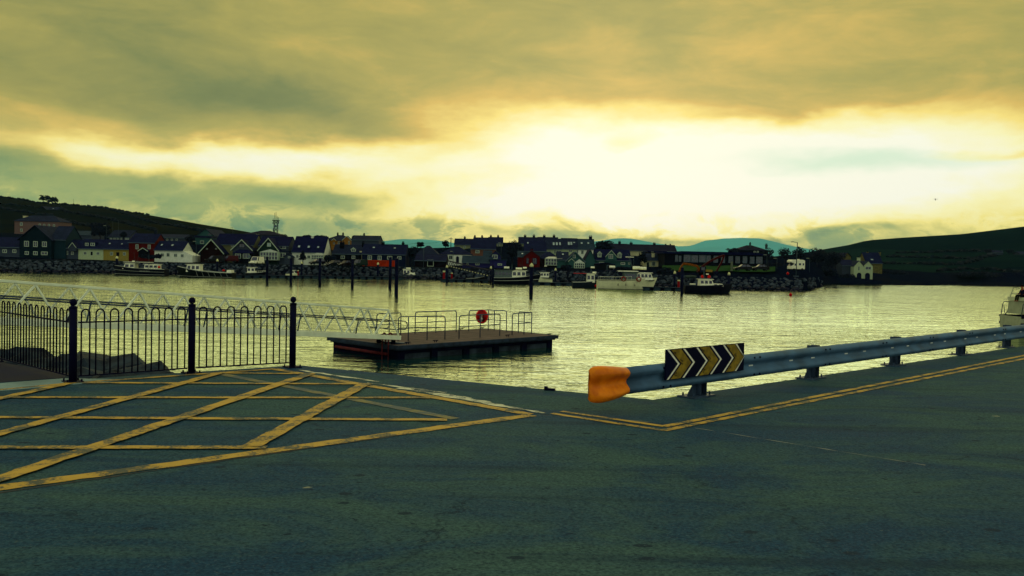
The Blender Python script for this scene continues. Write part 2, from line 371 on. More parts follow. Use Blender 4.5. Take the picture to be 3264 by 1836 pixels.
# pale concrete strip and dark paving behind it at the left
def sheet(name, pix, m, dz, z=QZ):
    b = MB(); ps = [G(x, y) for x, y in pix]
    b.prism([Vector((p.x, p.y, z + .0005)) for p in ps], (0, 0, dz)); return b.build(name, m, quay, world=True)
sheet('concrete_strip', [(-500, 1262), (-500, 1286), (0, 1247), (232, 1226), (420, 1210), (330, 1209), (205, 1207)], PALEC, .006)
DPAV = mat('dark_paving', (.010, .011, .028), .9, var=.3, scale=2)
sheet('dark_paving', [(-500, 1140), (-500, 1258), (0, 1219), (200, 1205), (215, 1192), (0, 1155)], DPAV, .003)
def line(p0, p1, wd, m=YEL, name='painted_line', dz=.004, jag=.012, seed=0):
    """a painted road line between two photograph points, uneven edges"""
    a, c = G(*p0), G(*p1); d = (c - a); L = d.length; d.normalize(); n = Vector((-d.y, d.x, 0)) * wd / 2
    k = max(2, int(L / .12)); rnd = random.Random(hash((round(L * 1000), seed)) & 65535); vs = []; fs = []
    for i in range(k + 1):
        q = a + d * L * i / k
        vs += [q + n * (1 + rnd.uniform(-jag, jag) / wd * 2) + Vector((0, 0, dz)), q - n * (1 + rnd.uniform(-jag, jag) / wd * 2) + Vector((0, 0, dz))]
        if i: fs.append((2 * i - 2, 2 * i - 1, 2 * i + 1, 2 * i))
    b = MB(); b.add(vs, fs); return b.build(name, m, quay, world=True)
bw = .165
line((-700, 1652), (1695, 1324), bw, dz=.006)
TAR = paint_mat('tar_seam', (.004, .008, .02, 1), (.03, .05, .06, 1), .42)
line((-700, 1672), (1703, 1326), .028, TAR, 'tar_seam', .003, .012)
line((874, 1177), (1690, 1322), .145, dz=.007)
line((-500, 1290), (232, 1222), .11, dz=.008); line((232, 1222), (880, 1177), .11, dz=.009)
for i, (p, q, wd) in enumerate([((706, 1190.5), (975, 1192.5), .11), ((265, 1222), (1150, 1225.5), .12), ((-600, 1268), (1370, 1270), .12),
                ((-600, 1330), (1425, 1341), .12), ((-600, 1430), (850, 1430), .12)]): line(p, q, wd, dz=.010 + .001 * i)
for i, (p, q, wd) in enumerate([((-350, 1352), (222, 1224), .14), ((-400, 1497), (702, 1191), .145), ((-150, 1583), (992, 1193), .16), ((800, 1428), (1166, 1225), .165)]):
    line(p, q, wd, dz=.016 + .001 * i)
line((706, 1193), (1452, 1336), .14, YELF, dz=.005)
line((1789, 1312), (2118, 1360), .085, dz=.005, jag=.006); line((2116, 1360.5), (3400, 1107), .085, dz=.006, jag=.006)
line((1758, 1318.5), (2116, 1373), .085, dz=.005, jag=.006); line((2114, 1373.5), (3400, 1117), .085, dz=.006, jag=.006)
line((1700, 1322), (2085, 1346), .014, WHTD, 'thin_white_line', .004); line((2216, 1365), (2950, 1484), .011, WHTD, 'thin_white_line', .004)
for p, q, wd in [((950, 1180), (1160, 1209), .05), ((1010, 1189), (1205, 1218), .045), ((1170, 1221), (1420, 1252), .06), ((1270, 1237), (1500, 1270), .09),
                 ((1300, 1240), (1560, 1283), .08), ((1380, 1258), (1600, 1292), .07), ((1440, 1268), (1660, 1304), .08), ((1560, 1290), (1740, 1318), .05)]:
    line(p, q, wd, WHT, 'worn_white_line', .0045 + random.Random(p[0]).random() * .001, jag=.03)

# terrain
def interp(tab, x):
    if x <= tab[0][0]: return tab[0][1]
    for (a, u), (c, v) in zip(tab, tab[1:]):
        if x <= c: f = (x - a) / (c - a); return u + (v - u) * f
    return tab[-1][1]
SHORE = [(-700, 190), (0, 203), (300, 214), (1000, 224), (1400, 226), (1800, 212), (2150, 190), (2320, 184), (2560, 182), (2590, 196), (2640, 285), (2800, 288), (2960, 300), (3050, 330), (3110, 330), (3180, 318), (4200, 330)]
GY = [(0, 740), (500, 745), (760, 748), (900, 768), (1010, 762), (1200, 786), (1300, 790), (1440, 789), (1500, 772), (1650, 772), (1780, 776), (1900, 790), (2100, 806), (2300, 815), (2450, 818), (2560, 806), (2640, 812), (2700, 846), (2800, 856), (2960, 868), (3300, 868)]
def zt(px, D):
    s = interp(SHORE, px); g = P(px, interp(GY, px), 345).z
    base = 2.7 if px < 2600 else max(1.0, 2.7 - (px - 2600) / 150)
    f = (D - s - 14) / (345 - s - 14); f = max(0, min(1, f))
    return base + (max(g, base) - base) * (f * .6 + .4 * f * f * (3 - 2 * f))
def landgrid(name, m, pxs, rows, zf):
    b = MB(); nx = len(pxs)
    vs = []
    for k in range(len(rows(pxs[0]))):
        for px in pxs:
            d = rows(px)[k]; p = P(px, 900, d); vs.append((p.x, d, zf(px, d)))
    fs = [(r * nx + i, r * nx + i + 1, (r + 1) * nx + i + 1, (r + 1) * nx + i) for r in range(len(vs) // nx - 1) for i in range(nx - 1)]
    b.add(vs, fs); o = b.build(name, m, smooth=True); return struct(o)
GROUND = field_mat('town_ground', (.003, .005, .014, 1), (.006, .007, .012, 1), (.002, .003, .014, 1), .05)
pxs = list(range(-700, 4001, 30))
def rowsT(px):
    s = interp(SHORE, px); return [s, s + .2, s + 5 if px < 2620 else s + 3] + [s + 8 + (430 - s - 8) * i / 16 for i in range(17)]
def zT(px, D):
    s = interp(SHORE, px)
    if D <= s + .1: return -1.5
    if D <= s + .3: return .0
    return zt(px, D) + (noise.noise(Vector((px * .02, D * .05, 1))) * .25 if D > s + 9 else 0)
landgrid('ground', GROUND, pxs, rowsT, zT)
LSKY = [(-700, 600), (0, 629), (60, 634), (130, 647), (190, 650), (330, 662), (500, 690), (640, 715), (760, 734), (900, 760), (1000, 790), (1100, 830)]
def zl(px, D):
    r = P(px, interp(LSKY, px), 700).z; f0 = zt(px, 345) if px < 1000 else 3
    if D <= 700: f = max(0, (D - 330) / 370); return (f0 - 1.5) + (r - f0 + 1.5) * f ** .95
    return r - (D - 700) * .04
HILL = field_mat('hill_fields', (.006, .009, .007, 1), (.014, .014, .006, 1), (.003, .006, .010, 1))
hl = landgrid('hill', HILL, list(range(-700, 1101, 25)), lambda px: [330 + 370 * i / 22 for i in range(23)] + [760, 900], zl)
RSKY = [(2300, 850), (2450, 828), (2590, 800), (2700, 781), (2760, 766), (2860, 758), (2960, 752), (3060, 746), (3264, 721), (3600, 690), (4000, 680)]
def zr_(px, D):
    r = P(px, interp(RSKY, px), 900).z
    if D <= 900: f = max(0, (D - 350) / 550); return 1.6 + (r - 1.6) * f ** 1.05
    return r - (D - 900) * .05
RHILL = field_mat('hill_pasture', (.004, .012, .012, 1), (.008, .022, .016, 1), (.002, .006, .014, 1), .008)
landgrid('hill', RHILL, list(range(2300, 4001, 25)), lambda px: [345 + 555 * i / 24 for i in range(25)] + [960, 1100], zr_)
MSKY = [(900, 850), (1150, 800), (1205, 771), (1260, 763), (1330, 762), (1390, 766), (1450, 775), (1540, 790), (1700, 800), (1850, 778), (1900, 768), (1960, 760), (1990, 759), (2030, 764), (2100, 777), (2160, 785), (2200, 783), (2240, 768),
        (2300, 760), (2370, 758), (2420, 760), (2460, 769), (2520, 784), (2600, 798), (2700, 815), (2900, 850)]
MOUNT = mat('haze_teal_mountain', (.09, .40, .40), .95, var=.12, scale=.002, spec=.05)  # teal of the distance haze put into the slopes' base colour
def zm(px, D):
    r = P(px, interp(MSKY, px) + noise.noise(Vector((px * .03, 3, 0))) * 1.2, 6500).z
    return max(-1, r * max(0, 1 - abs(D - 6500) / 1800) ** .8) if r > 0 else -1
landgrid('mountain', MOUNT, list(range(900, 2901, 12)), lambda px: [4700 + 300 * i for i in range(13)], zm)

hz = MB(); hz.box(-8800, 8800, -60, 9200, -4, 245)
MHZ = bpy.data.materials.new('air'); MHZ.use_nodes = True; t = NT(MHZ.node_tree)
pv = t.n('ShaderNodeVolumePrincipled'); pv.inputs['Color'].default_value = (.30, .72, 1, 1); pv.inputs['Density'].default_value = 3.2e-5
o_ = t.n('ShaderNodeOutputMaterial'); t.l(pv.outputs[0], o_.inputs['Volume'])
hzo = hz.build('haze', MHZ); struct(hzo, 'stuff', 'pale blue haze in the air over the harbour and hills')

# ================================================================== near things on and beside the quay
UP = Vector((0, 0, 1))
def v3(p, z): return Vector((p.x, p.y, z))
# ---- bow-topped railing
fence = thing('railing', 'black bow-topped steel railing with ball-capped posts at the quay edge', 'railing', v3(PF[0], QZ))
hoop_r = .0105
def post(p):
    b = MB(); b.tube([v3(p, QZ + .01), v3(p, QZ + .965)], .049, 20); b.lathe([(.052, .955), (.052, .975), (.03, .985)], 20, v3(p, QZ))
    o = b.build('post', NAVY, fence, True, True)
    b = MB(); b.lathe([(.001, .98)] + [(.047 * math.sin(R(a)), 1.032 - .047 * math.cos(R(a))) for a in range(20, 180, 16)] + [(.001, 1.079)], 16, v3(p, QZ)); b.build('ball_cap', NAVY, o, True, True)
    b = MB(); b.obox(v3(p, QZ + .008), fd * .11, nrm * .11, UP * .008)
    for i in (-1, 1):
        for j in (-1, 1): q = p + fd * .085 * i + nrm * .085 * j; b.tube([v3(q, QZ + .016), v3(q, QZ + .045)], .012, 6)
    b.build('base_plate', NAVY, o, True)
def panel(p0, p1, n, wd):
    d = (p1 - p0); L = d.length; d.normalize()
    b = MB()
    for z in (.075, .77): r = MB().obox(v3(p0 + d * L / 2, QZ + z), d * L / 2, Vector((-d.y, d.x, 0)) * .010, UP * .009).build('rail', NAVY, fence, True)
    for i in range(n):
        c = p0 + d * (L * (i + .5) / n); h = wd / 2; pts = []
        pts.append(v3(c - d * h, QZ + .07)); pts.append(v3(c - d * h, QZ + .88))
        for a in range(15, 180, 15): pts.append(v3(c - d * h * math.cos(R(a)), QZ + .88 + h * math.sin(R(a)) * 1.1))
        pts.append(v3(c + d * h, QZ + .88)); pts.append(v3(c + d * h, QZ + .07))
        MB().tube(pts, hoop_r, 6).build('hoop', NAVY, r, True, True)
for p in PF: post(p)
panel(PF[0] + fd * .06, PF[1] - fd * .06, 8, .105); panel(PF[1] + fd * .06, PF[2] - fd * .06, 7, .105)
PL = PF[0] + fl * 2.9; post(PL); panel(PF[0] + fl * .05, PL - fl * .05, 13, .105)
panel(PL + fl * .05, PL + fl * 2.9, 13, .105)

# ---- boulders banked against the quay behind the railing
rv = thing('boulder_bank', 'bank of large dark boulders against the quay behind the railing', 'boulders', v3(P(300, 1150, 15), 0))
rnd = random.Random(5)
spots = [(310, 1112, 15.2, .95), (215, 1125, 16.5, .8), (100, 1100, 17.5, 1.0), (20, 1095, 18.0, 1.0), (400, 1132, 15.0, .8), (450, 1145, 14.3, .85), (505, 1165, 14.0, .7), (550, 1192, 13.6, .5),
         (350, 1170, 13.6, .8), (270, 1165, 13.9, .8), (180, 1165, 14.8, .9), (90, 1155, 16.0, .9), (0, 1150, 16.5, .9), (430, 1185, 13.3, .55), (-80, 1110, 18, 1.1), (-100, 1160, 16, 1.0), (360, 1140, 16.2, .8), (150, 1135, 16.2, .8), (40, 1130, 17, .8), (490, 1195, 13.2, .45), (310, 1195, 13, .5)]
more = [(x + rnd.uniform(-45, 45), y + rnd.uniform(8, 40), D + rnd.uniform(-.9, .3), s * rnd.uniform(.5, .75)) for x, y, D, s in spots * 2]
for i, (x, y, D, s) in enumerate([(x, y, D, s * .8) for x, y, D, s in spots] + [q for q in more if q[0] < 480]):
    p = P(x, y, max(D, 13.2)); vs, fs = lump(i + 11, 5, .34, (1.15, .95, .78)); b = MB()
    mr = Matrix.Rotation(rnd.uniform(0, 6), 3, 'Z') @ Matrix.Rotation(rnd.uniform(-.5, .5), 3, 'X')
    p.z -= s * .6 + .1
    b.add([p + mr @ (v * s) for v in vs], fs); b.build('stone', BOULDER, rv, True)
b = MB()
for i in range(150):
    x = rnd.uniform(-250, 560); D = 13 + rnd.random() * 5.5; p = P(x, 1250 - D * 3, D); p.z = 1.9 - (D - 13) * .32 - max(0, x - 380) / 90 + rnd.uniform(-.3, .1); s = rnd.uniform(.25, .5)
    vs, fs = lump(i % 9 + 40, 1, .3); b.add([p + v * s for v in vs], fs)
o = b.build('small_stones', BOULDER, rv, True); struct(o, 'stuff')

# ---- floating pontoon
DZ = .65
A_, B_, C_ = G(1267, 1103.5, DZ), G(1780, 1069.4, DZ), G(1039, 1080, DZ)
ux = (B_ - A_); PLn = ux.length; ux.normalize(); uy = Vector((-ux.y, ux.x, 0)); PW = (C_ - A_).dot(uy) + .8
pon = thing('pontoon', 'floating landing pontoon with concrete floats and tubular guard rails', 'pontoon', v3(A_ + ux * PLn / 2 + uy * PW / 2, 0))
def pp(u, v, z): return Vector((A_.x, A_.y, 0)) + ux * u + uy * v + UP * z
DECK = mat('weathered_deck_boards', (.085, .058, .050), .85, var=.35, scale=1.4, bump=.01)
FLOATM = mat('float_concrete', (.008, .013, .032), .8, var=.55, scale=1.6, c2=(.035, .055, .075))
DARKF = mat('wet_rubber', (.0025, .003, .014), .8, var=.4, spec=.03)
EDGE = mat('deck_edge_timber', (.018, .03, .05), .8, var=.4, scale=3)
b = MB(); b.obox(pp(PLn / 2, PW / 2, DZ - .14), ux * (PLn / 2 - .12), uy * (PW / 2 - .12), UP * .09); b.build('deck_frame', EDGE, pon, True)
nb = 19
for i in range(nb):                                   # deck boards across the pontoon
    u = PLn * (i + .5) / nb; MB().obox(pp(u, PW / 2, DZ - .024 + (i % 3) * .003), ux * (PLn / nb / 2 - .012), uy * (PW / 2 - .1), UP * .024).build('deck_board', DECK, pon, True)
b = MB()
for v in (.04, PW - .04): b.obox(pp(PLn / 2, v, DZ - .07), ux * PLn / 2, uy * .05, UP * .085)
for u in (.04, PLn - .04): b.obox(pp(u, PW / 2, DZ - .072), ux * .05, uy * (PW / 2 - .1), UP * .085)
b.build('edge_beam', EDGE, pon, True)
for i in range(5):                                    # concrete floats, dark gaps between
    u = .35 + (PLn - .7) * (i + .5) / 5; hw = (PLn - .7) / 10 - .22
    f = MB().obox(pp(u, PW / 2, .02), ux * hw, uy * (PW / 2 - .3), UP * .36).build('float', FLOATM, pon, True, bevel=.03)
    MB().obox(pp(u, .27, .33), ux * hw, uy * .05, UP * .07).build('waling', DARKF, f, True)
b = MB(); b.obox(pp(PLn / 2, PW / 2, .1), ux * (PLn / 2 - .28), uy * (PW / 2 - .62), UP * .37); b.build('inner_frame', DARKF, pon, True)
for i in range(6):
    u = .35 + (PLn - .7) * i / 5; MB().obox(pp(min(max(u, .42), PLn - .42), PW / 2, .2), ux * .2, uy * (PW / 2 - .22), UP * .42).build('fender', DARKF, pon, True, bevel=.03)
MB().tube([pp(.12, PW - .6, .22), pp(.1, .9, .2)], .075, 10).build('fender_tube', RUST, pon, True, True, label='rusty red fender tube along the pontoon end')
def rail(pts, z=1.17, posts=(), name='guard_rail'):
    """tubular guard rail: bent top tube ending in posts, a middle tube and posts between"""
    pts = [Vector(p) for p in pts]; a, c = pts[0], pts[-1]; rr = .14; b = MB()
    d0 = (pts[1] - a).normalized(); d1 = (pts[-2] - c).normalized(); top = [a, a + UP * (z - rr)]
    for k in (30, 60, 90): top.append(a + UP * (z - rr + rr * math.sin(R(k))) + d0 * rr * (1 - math.cos(R(k))))
    for q in pts[1:-1]: top.append(q + UP * z)
    for k in (90, 60, 30): top.append(c + UP * (z - rr + rr * math.sin(R(k))) + d1 * rr * (1 - math.cos(R(k))))
    top += [c + UP * (z - rr), c]
    b.tube(top, .026, 8); b.tube([p + UP * z * .52 for p in pts], .022, 8)
    o = b.build(name, DTUBE, pon, True, True)
    for q in list(posts) + pts[1:-1]: MB().tube([Vector(q), Vector(q) + UP * z], .026, 8).build('rail_post', DTUBE, o, True, True)
g = lambda x, y: G(x, y, DZ)
rail([g(1269, 1087), g(1418, 1082)], posts=[g(1301, 1086.5), g(1361, 1084.5)])
rail([g(1463, 1080), g(1593, 1071)], posts=[g(1530, 1075.5)])
rail([g(1323, 1064.5), g(1454, 1057.5)], posts=[g(1389, 1060.5)])
rail([g(1494, 1056.5), g(1556, 1052.5), g(1614, 1056.5)], posts=[g(1575, 1053.5)])
rail([g(1632, 1068.5), g(1694, 1064.5), g(1652, 1060)], posts=[g(1670, 1066)])
rail([g(1277, 1068), g(1200, 1074)], posts=[g(1240, 1070)])
for x, y in ((1299, 1097), (1388, 1091), (1618, 1073.5), (1752, 1069), (1329, 1057), (1470, 1052.5), (1536, 1048.8)):
    c = g(x, y); b = MB(); b.tube([c - ux * .16 + UP * .09, c + ux * .16 + UP * .09], .022, 6)
    for k in (-.06, .06): b.tube([c + ux * k, c + ux * k + UP * .09], .02, 6)
    b.build('cleat', NAVY, pon, True)
for x in (1218, 1238):                                  # ladder hoops down the end
    a = g(x, 1100); c = a + uy * -.18 * 0 + ux * .0 + uy * .0; c = g(x + 11, 1097)
    pts = [a - UP * .8, a + UP * .42] + [a + (c - a) * (1 - math.cos(R(k))) / 2 + UP * (.42 + .12 * math.sin(R(k))) for k in (45, 90, 135)] + [c + UP * .42, c]
    MB().tube(pts, .03, 8).build('ladder_hoop', RUST, pon, True, True)
# lifebuoy housing on the far guard rail
lc = g(1535, 1053.5) + UP * .80; fwd = Vector((lc.x, lc.y, 0)).normalized() * -1; side = Vector((fwd.y, -fwd.x, 0))
lb = thing('lifebuoy_housing', 'round red lifebuoy housing fixed to the pontoon guard rail', 'lifebuoy', lc - UP * .38)
def disc(c, prof, n=28, sx=1., sz=1.):                 # disc facing the viewer's side, profile of (radius, offset)
    vs = []; fs = []
    for r, o in prof:
        for j in range(n): q = 2 * math.pi * j / n; vs.append(c + side * math.cos(q) * r * sx + UP * math.sin(q) * r * sz + fwd * o)
    for i in range(len(prof) - 1):
        for j in range(n): fs.append((i * n + j, i * n + (j + 1) % n, (i + 1) * n + (j + 1) % n, (i + 1) * n + j))
    fs.append(tuple(range(n))); fs.append(tuple(range((len(prof) - 1) * n, len(prof) * n))[::-1])
    return MB().add(vs, fs)
disc(lc, [(.34, -.1), (.39, -.08), (.41, -.02), (.385, .03), (.34, .055), (.32, .05)], 32, .86, 1.).build('cover', RED, lb, True, True)
DRED = mat('dark_red_recess', (.16, .004, .006), .6)
for k in (-1, 1): MB().obox(lc + side * .095 * k + UP * .06 + fwd * .055, side * .06, UP * .09, fwd * .006).build('recess', DRED, lb, True, bevel=.004)
ROPE = mat('pale_rope', (.6, .55, .4), .8)
MB().tube([lc + fwd * .07 + UP * .13, lc + fwd * .075 - UP * .0, lc + fwd * .075 - UP * .3], .014, 6).build('rope', ROPE, lb, True)
MB().tube([lc + fwd * .075 + side * .0 + UP * (-.12 + .06 * math.sin(R(a))) + side * .03 * math.cos(R(a)) for a in range(0, 361, 30)], .012, 6).build('rope_coil', ROPE, lb, True)

# ---- gangway
GR, GL = P(1276, 1083, 40.6), P(0, 1035, 26.6)          # lower near chord, two points along it
gd = (GL - GR); gd.normalize(); GLEN = 27.0
gn = Vector((gd.y, -gd.x, 0)).normalized(); gn = gn if gn.y > 0 else -gn; gu = gn.cross(gd); gu = gu if gu.z > 0 else -gu
gw = thing('gangway', 'white truss gangway sloping down to the pontoon', 'gangway', v3(GR, DZ))
GH, GW = 1.33, 1.35
def gp(s, u, v): return GR + gd * s + gu * u + gn * v
for v in (0, GW):
    MB().obox(gp(GLEN / 2, .09, v), gd * GLEN / 2, gu * .10, gn * .05).build('bottom_chord', GWHITE, gw, True, bevel=.012)
    MB().obox(gp(GLEN / 2 + .45, GH, v), gd * (GLEN / 2 - .45), gu * .043, gn * .043).build('top_chord', GWHITE, gw, True, bevel=.01)
    n = 15; step = (GLEN - .9) / n
    for i in range(n):
        s0 = .9 + i * step
        for sa, sb in ((s0 - step / 2 + .08, s0), (s0 + step / 2 - .08, s0)):
            a, c = gp(max(sa, .15), .2, v), gp(sb, GH - .04, v); d = (c - a).normalized()
            MB().obox((a + c) / 2, (c - a) / 2, d.cross(gn) * .028, gn * .028).build('diagonal', GWHITE, gw, True)
    vv = v + (.07 if v == 0 else -.07); b = MB()
    for z in (.80, .87): b.tube([gp(.3, z, vv), gp(GLEN, z, vv)], .022, 6)
    b.build('handrail', DTUBE, gw, True, True)
    for i in range(6): MB().tube([gp(1.6 + i * 4.4, .15, vv), gp(1.5 + i * 4.4, .87, vv)], .03, 6).build('handrail_post', DTUBE, gw, True, True)
WIRE = mat('infill_wire', (.04, .07, .08), .6, .3)
b = MB(); vv = GW - .03
for i in range(int(GLEN / .10)): s = .5 + i * .10; b.tube([gp(s, .2, vv), gp(s, GH - .05, vv)], .0032, 3, cap=False)
for j in range(11): b.tube([gp(.5, .2 + j * .1, vv), gp(GLEN, .2 + j * .1, vv)], .0032, 3, cap=False)
o = b.build('wire_mesh', WIRE, gw, True); struct(o, 'stuff')
MB().obox(gp(GLEN / 2, .06, GW / 2), gd * GLEN / 2, gu * .03, gn * (GW / 2 - .06)).build('walkway_deck', EDGE, gw, True)
MB().obox(gp(-.35, -.16, GW / 2), gd * .5, gu * .03, gn * (GW / 2 - .05)).build('end_flap', DTUBE, gw, True)
for v in (.2, GW - .2): MB().tube([gp(.2, -.14, v), gp(.2, -.14, v + .08)], .12, 12).build('roller', DARKF, gw, True)
b = MB()
for v in (.1, GW - .1):                                 # bent rail ends at the foot
    q = [gp(1.0, .87, v), gp(-.3, .87, v)] + [gp(-.3 - .2 * math.sin(R(k)), .67 + .2 * math.cos(R(k)), v) for k in (30, 60, 90, 120, 150)] + [gp(-.3, .47, v), gp(1.0, .47, v)]
    b.tube(q, .024, 6)
b.build('bent_rail_end', DTUBE, gw, True, True)

# ---- crash barrier
ed = (E4 - EC).normalized(); en = Vector((ed.y, -ed.x, 0)); en = en if en.y < 0 else -en      # towards the roadway
gz = lambda x, y: flat(G(x, y))
PB = [gz(2228, 1262), gz(2610, 1207), gz(2880, 1166), gz(3072, 1131), gz(3208, 1107)]
bd = (PB[4] - PB[0]).normalized(); PB = [PB[0] + bd * (q - PB[0]).dot(bd) for q in PB]; bn = Vector((bd.y, -bd.x, 0))
if bn.y > 0: bn = -bn
bar = thing('crash_barrier', 'galvanised steel crash barrier on short posts along the quay edge', 'barrier', v3(PB[0], QZ))
prof = [(0, -.155), (.035, -.150), (.075, -.115), (.082, -.085), (.045, -.045), (.012, -.02), (.012, .02), (.045, .045), (.082, .085), (.075, .115), (.035, .150), (0, .155)]
BZ = QZ + .335
def bp_(s): return PB[0] + bd * s
def beam(sts, name, m, scl=1.):
    k = len(prof); vs = []; fs = []
    for s, off, sy, sz in sts:
        c = bp_(s) + bn * (.10 + off)
        for th in (0, -.006):
            for (o, z) in prof: vs.append(v3(c + bn * (o * sy + th), BZ + z * sz))
    m2 = 2 * k
    for i in range(len(sts) - 1):
        for j in range(k - 1):
            a = i * m2 + j; fs.append((a, a + 1, a + m2 + 1, a + m2)); a += k; fs.append((a, a + m2, a + m2 + 1, a + 1))
    for e in (0, len(sts) - 1):
        for j in range(k - 1): fs.append((e * m2 + j, e * m2 + k + j, e * m2 + k + j + 1, e * m2 + j + 1))
    return MB().add(vs, fs).build(name, m, bar, True, True)
SEND = -1.81
beam([(SEND + .1, 0, 1, 1)] + [(i * .8 - .8, 0, 1, 1) for i in range(60)], 'beam', STEEL)
for i in range(6):
    p = PB[i] if i < 5 else PB[0] + bd * (PB[4] - PB[0]).length * 1.22
    b = MB(); b.obox(v3(p, QZ + .258), bd * .065, bn * .004, UP * .245); b.obox(v3(p + bd * .065, QZ + .258), bd * .004, bn * .07, UP * .245); b.obox(v3(p - bd * .065, QZ + .258), bd * .004, bn * .07, UP * .245)
    po = b.build('post', DTUBE, bar, True)
    MB().obox(v3(p - bd * .06, QZ + .01), bd * .24, bn * .13, UP * .01).build('base_plate', DTUBE, po, True)
    MB().prism([v3(p - bd * .07 + bn * .01, QZ + .02), v3(p - bd * .27 + bn * .01, QZ + .02), v3(p - bd * .25 + bn * .01, QZ + .06), v3(p - bd * .07 + bn * .01, QZ + .24)], bn * -.012).build('gusset', DTUBE, po, True)
    b = MB()
    for u in (-.24, .12):
        for v in (-.08, .08): b.tube([v3(p + bd * u + bn * v, QZ + .02), v3(p + bd * u + bn * v, QZ + .06)], .012, 6)
    b.build('anchor_bolts', DTUBE, po, True)
    MB().obox(v3(p + bn * .06, BZ), bd * .05, bn * .05, UP * .13).build('spacer', DTUBE, po, True)
SLOT = mat('pale_reflector', (.75, .78, .68), .5)
for i in range(14):
    s = 1.05 + i * .88 + .22 * (i % 2); c = bp_(s) + bn * .1145
    MB().obox(v3(c, BZ), bd * .05, bn * .002, UP * .008).build('reflector_slot', SLOT, bar, True)
for i in range(8):                                       # splice bolts
    for du in (-.07, .07):
        for z in (-.112, .112):
            c = bp_(-.95 + i * 2.05 + du) + bn * (.1 + .075); MB().tube([v3(c, BZ + z), v3(c + bn * .014, BZ + z)], .013, 6).build('bolt', NAVY, bar, True)
# orange end cap: a bulbous plastic sleeve closing the beam end
k = len(prof); vs = []; fs = []
sts = [(-.02, 1.05, 1.0, .03), (-.12, 1.3, 1.08, .035), (-.26, 1.5, 1.2, .04), (-.42, 1.5, 1.3, .045), (-.53, 1.35, 1.32, .04), (-.59, .9, 1.24, .02), (-.61, .3, 1.0, .0)]
for ds, sy, sz, th in sts:
    c = bp_(SEND + .16 + ds) + bn * .09; dent = max(0, 1 - abs(ds + .15) / .15) * .02
    ring = [(o * sy * .85 + .03 * (sy - 1) + th - dent * (abs(z) < .06), z * sz) for o, z in prof]
    ring += [(-.06 * sy * .7, .16 * sz), (-.08 * sy * .7, 0.), (-.06 * sy * .7, -.16 * sz)]
    for o, z in ring: vs.append(v3(c + bn * o, BZ + z))
m2 = k + 3
for i in range(len(sts) - 1):
    for j in range(m2): fs.append((i * m2 + j, i * m2 + (j + 1) % m2, (i + 1) * m2 + (j + 1) % m2, (i + 1) * m2 + j))
fs.append(tuple(range((len(sts) - 1) * m2, len(sts) * m2))[::-1])
o = MB().add(vs, fs).build('end_cap', ORANGE, bar, True, True, label='dented orange plastic end cap'); sb = o.modifiers.new('s', 'SUBSURF'); sb.levels = sb.render_levels = 1

# ---- chevron board
sg = thing('chevron_board', 'black and yellow chevron board fixed to the crash barrier', 'sign', v3(bp_(0), BZ - .17))
s0 = (gz(2122, 1250) - PB[0]).dot(bd); 
def at_bar(px, py):                                     # where the ray through a photograph point meets the board's upright plane
    d = ray(px, py); q = PB[0] + bn * .21; k = (Vector((q.x, q.y, CAMZ)) - CP).dot(bn) / d.dot(bn); return CP + d * k
c00, c10, c01 = at_bar(2122, 1213), at_bar(2371, 1187), at_bar(2122, 1115)
SW = (c10 - c00).dot(bd); SH = (c01.z - c00.z); so = c00
def sp_(u, v, o=0): return so + bd * u * SW + UP * v * SH + bn * o
BBLK = mat('board_black', (.003, .004, .018), .6, spec=.03); BYEL = mat('board_dull_yellow', (.22, .145, .012), .6, var=.35, scale=14); BWHT = mat('board_white', (.78, .76, .58), .6, var=.15, scale=20)
MB().obox(sp_(.5, .5, -.012), bd * SW / 2, UP * SH / 2, bn * .011).build('board', BBLK, sg, True, bevel=.006)
def chev(u0, wd, m, name, o, parent):
    """one chevron stripe pointing right; clipped to the board"""
    tip = .125; cl = lambda u: min(max(u, .004), .996); vs = []
    for v, du in ((.02, 0), (.5, tip), (.98, 0)): vs += [sp_(cl(u0 + du), v, o), sp_(cl(u0 + du + wd), v, o)]
    top = [vs[0], vs[1], vs[3], vs[2]]; b = MB(); b.prism(top, bn * .0015); b.prism([vs[2], vs[3], vs[5], vs[4]], bn * .0015)
    return b.build(name, m, parent, True)
for i in range(3):
    u = .01 + i * .345 + (.0 if i else .0)
    y_ = chev(u + .045, .115, BYEL, 'yellow_chevron', .0005, sg)
    chev(u, .022, BWHT, 'white_stripe', .001, y_); chev(u + .185 - (.0 if i < 2 else .015), .022, BWHT, 'white_stripe', .001, y_)
    for j, (v, du) in enumerate(((.82, .03), (.55, .115), (.2, .045))):    # squiggled wear marks
        c = [sp_(u + .055 + du + .018 * math.sin(a * 1.7 + i + j), v + (a - 3) * .028, .0022) for a in range(7)]
        MB().tube(c, .006, 4).build('scuff', mat('scuff_mark', (.05, .033, .008), .7), y_, True)

# mooring fitting at the quay edge, flotsam on the asphalt
o = MB(); q = G(1740, 1244); o.tube([q, q + UP * .05], .026, 10); o.obox(q + UP * .018 + Vector((.06, -.03, 0)), (.055, -.025, 0), (.008, .016, 0), (0, 0, .014))
tag(o.build('mooring_ring', NAVY), 'small dark mooring fitting on the bare quay edge', 'mooring ring')

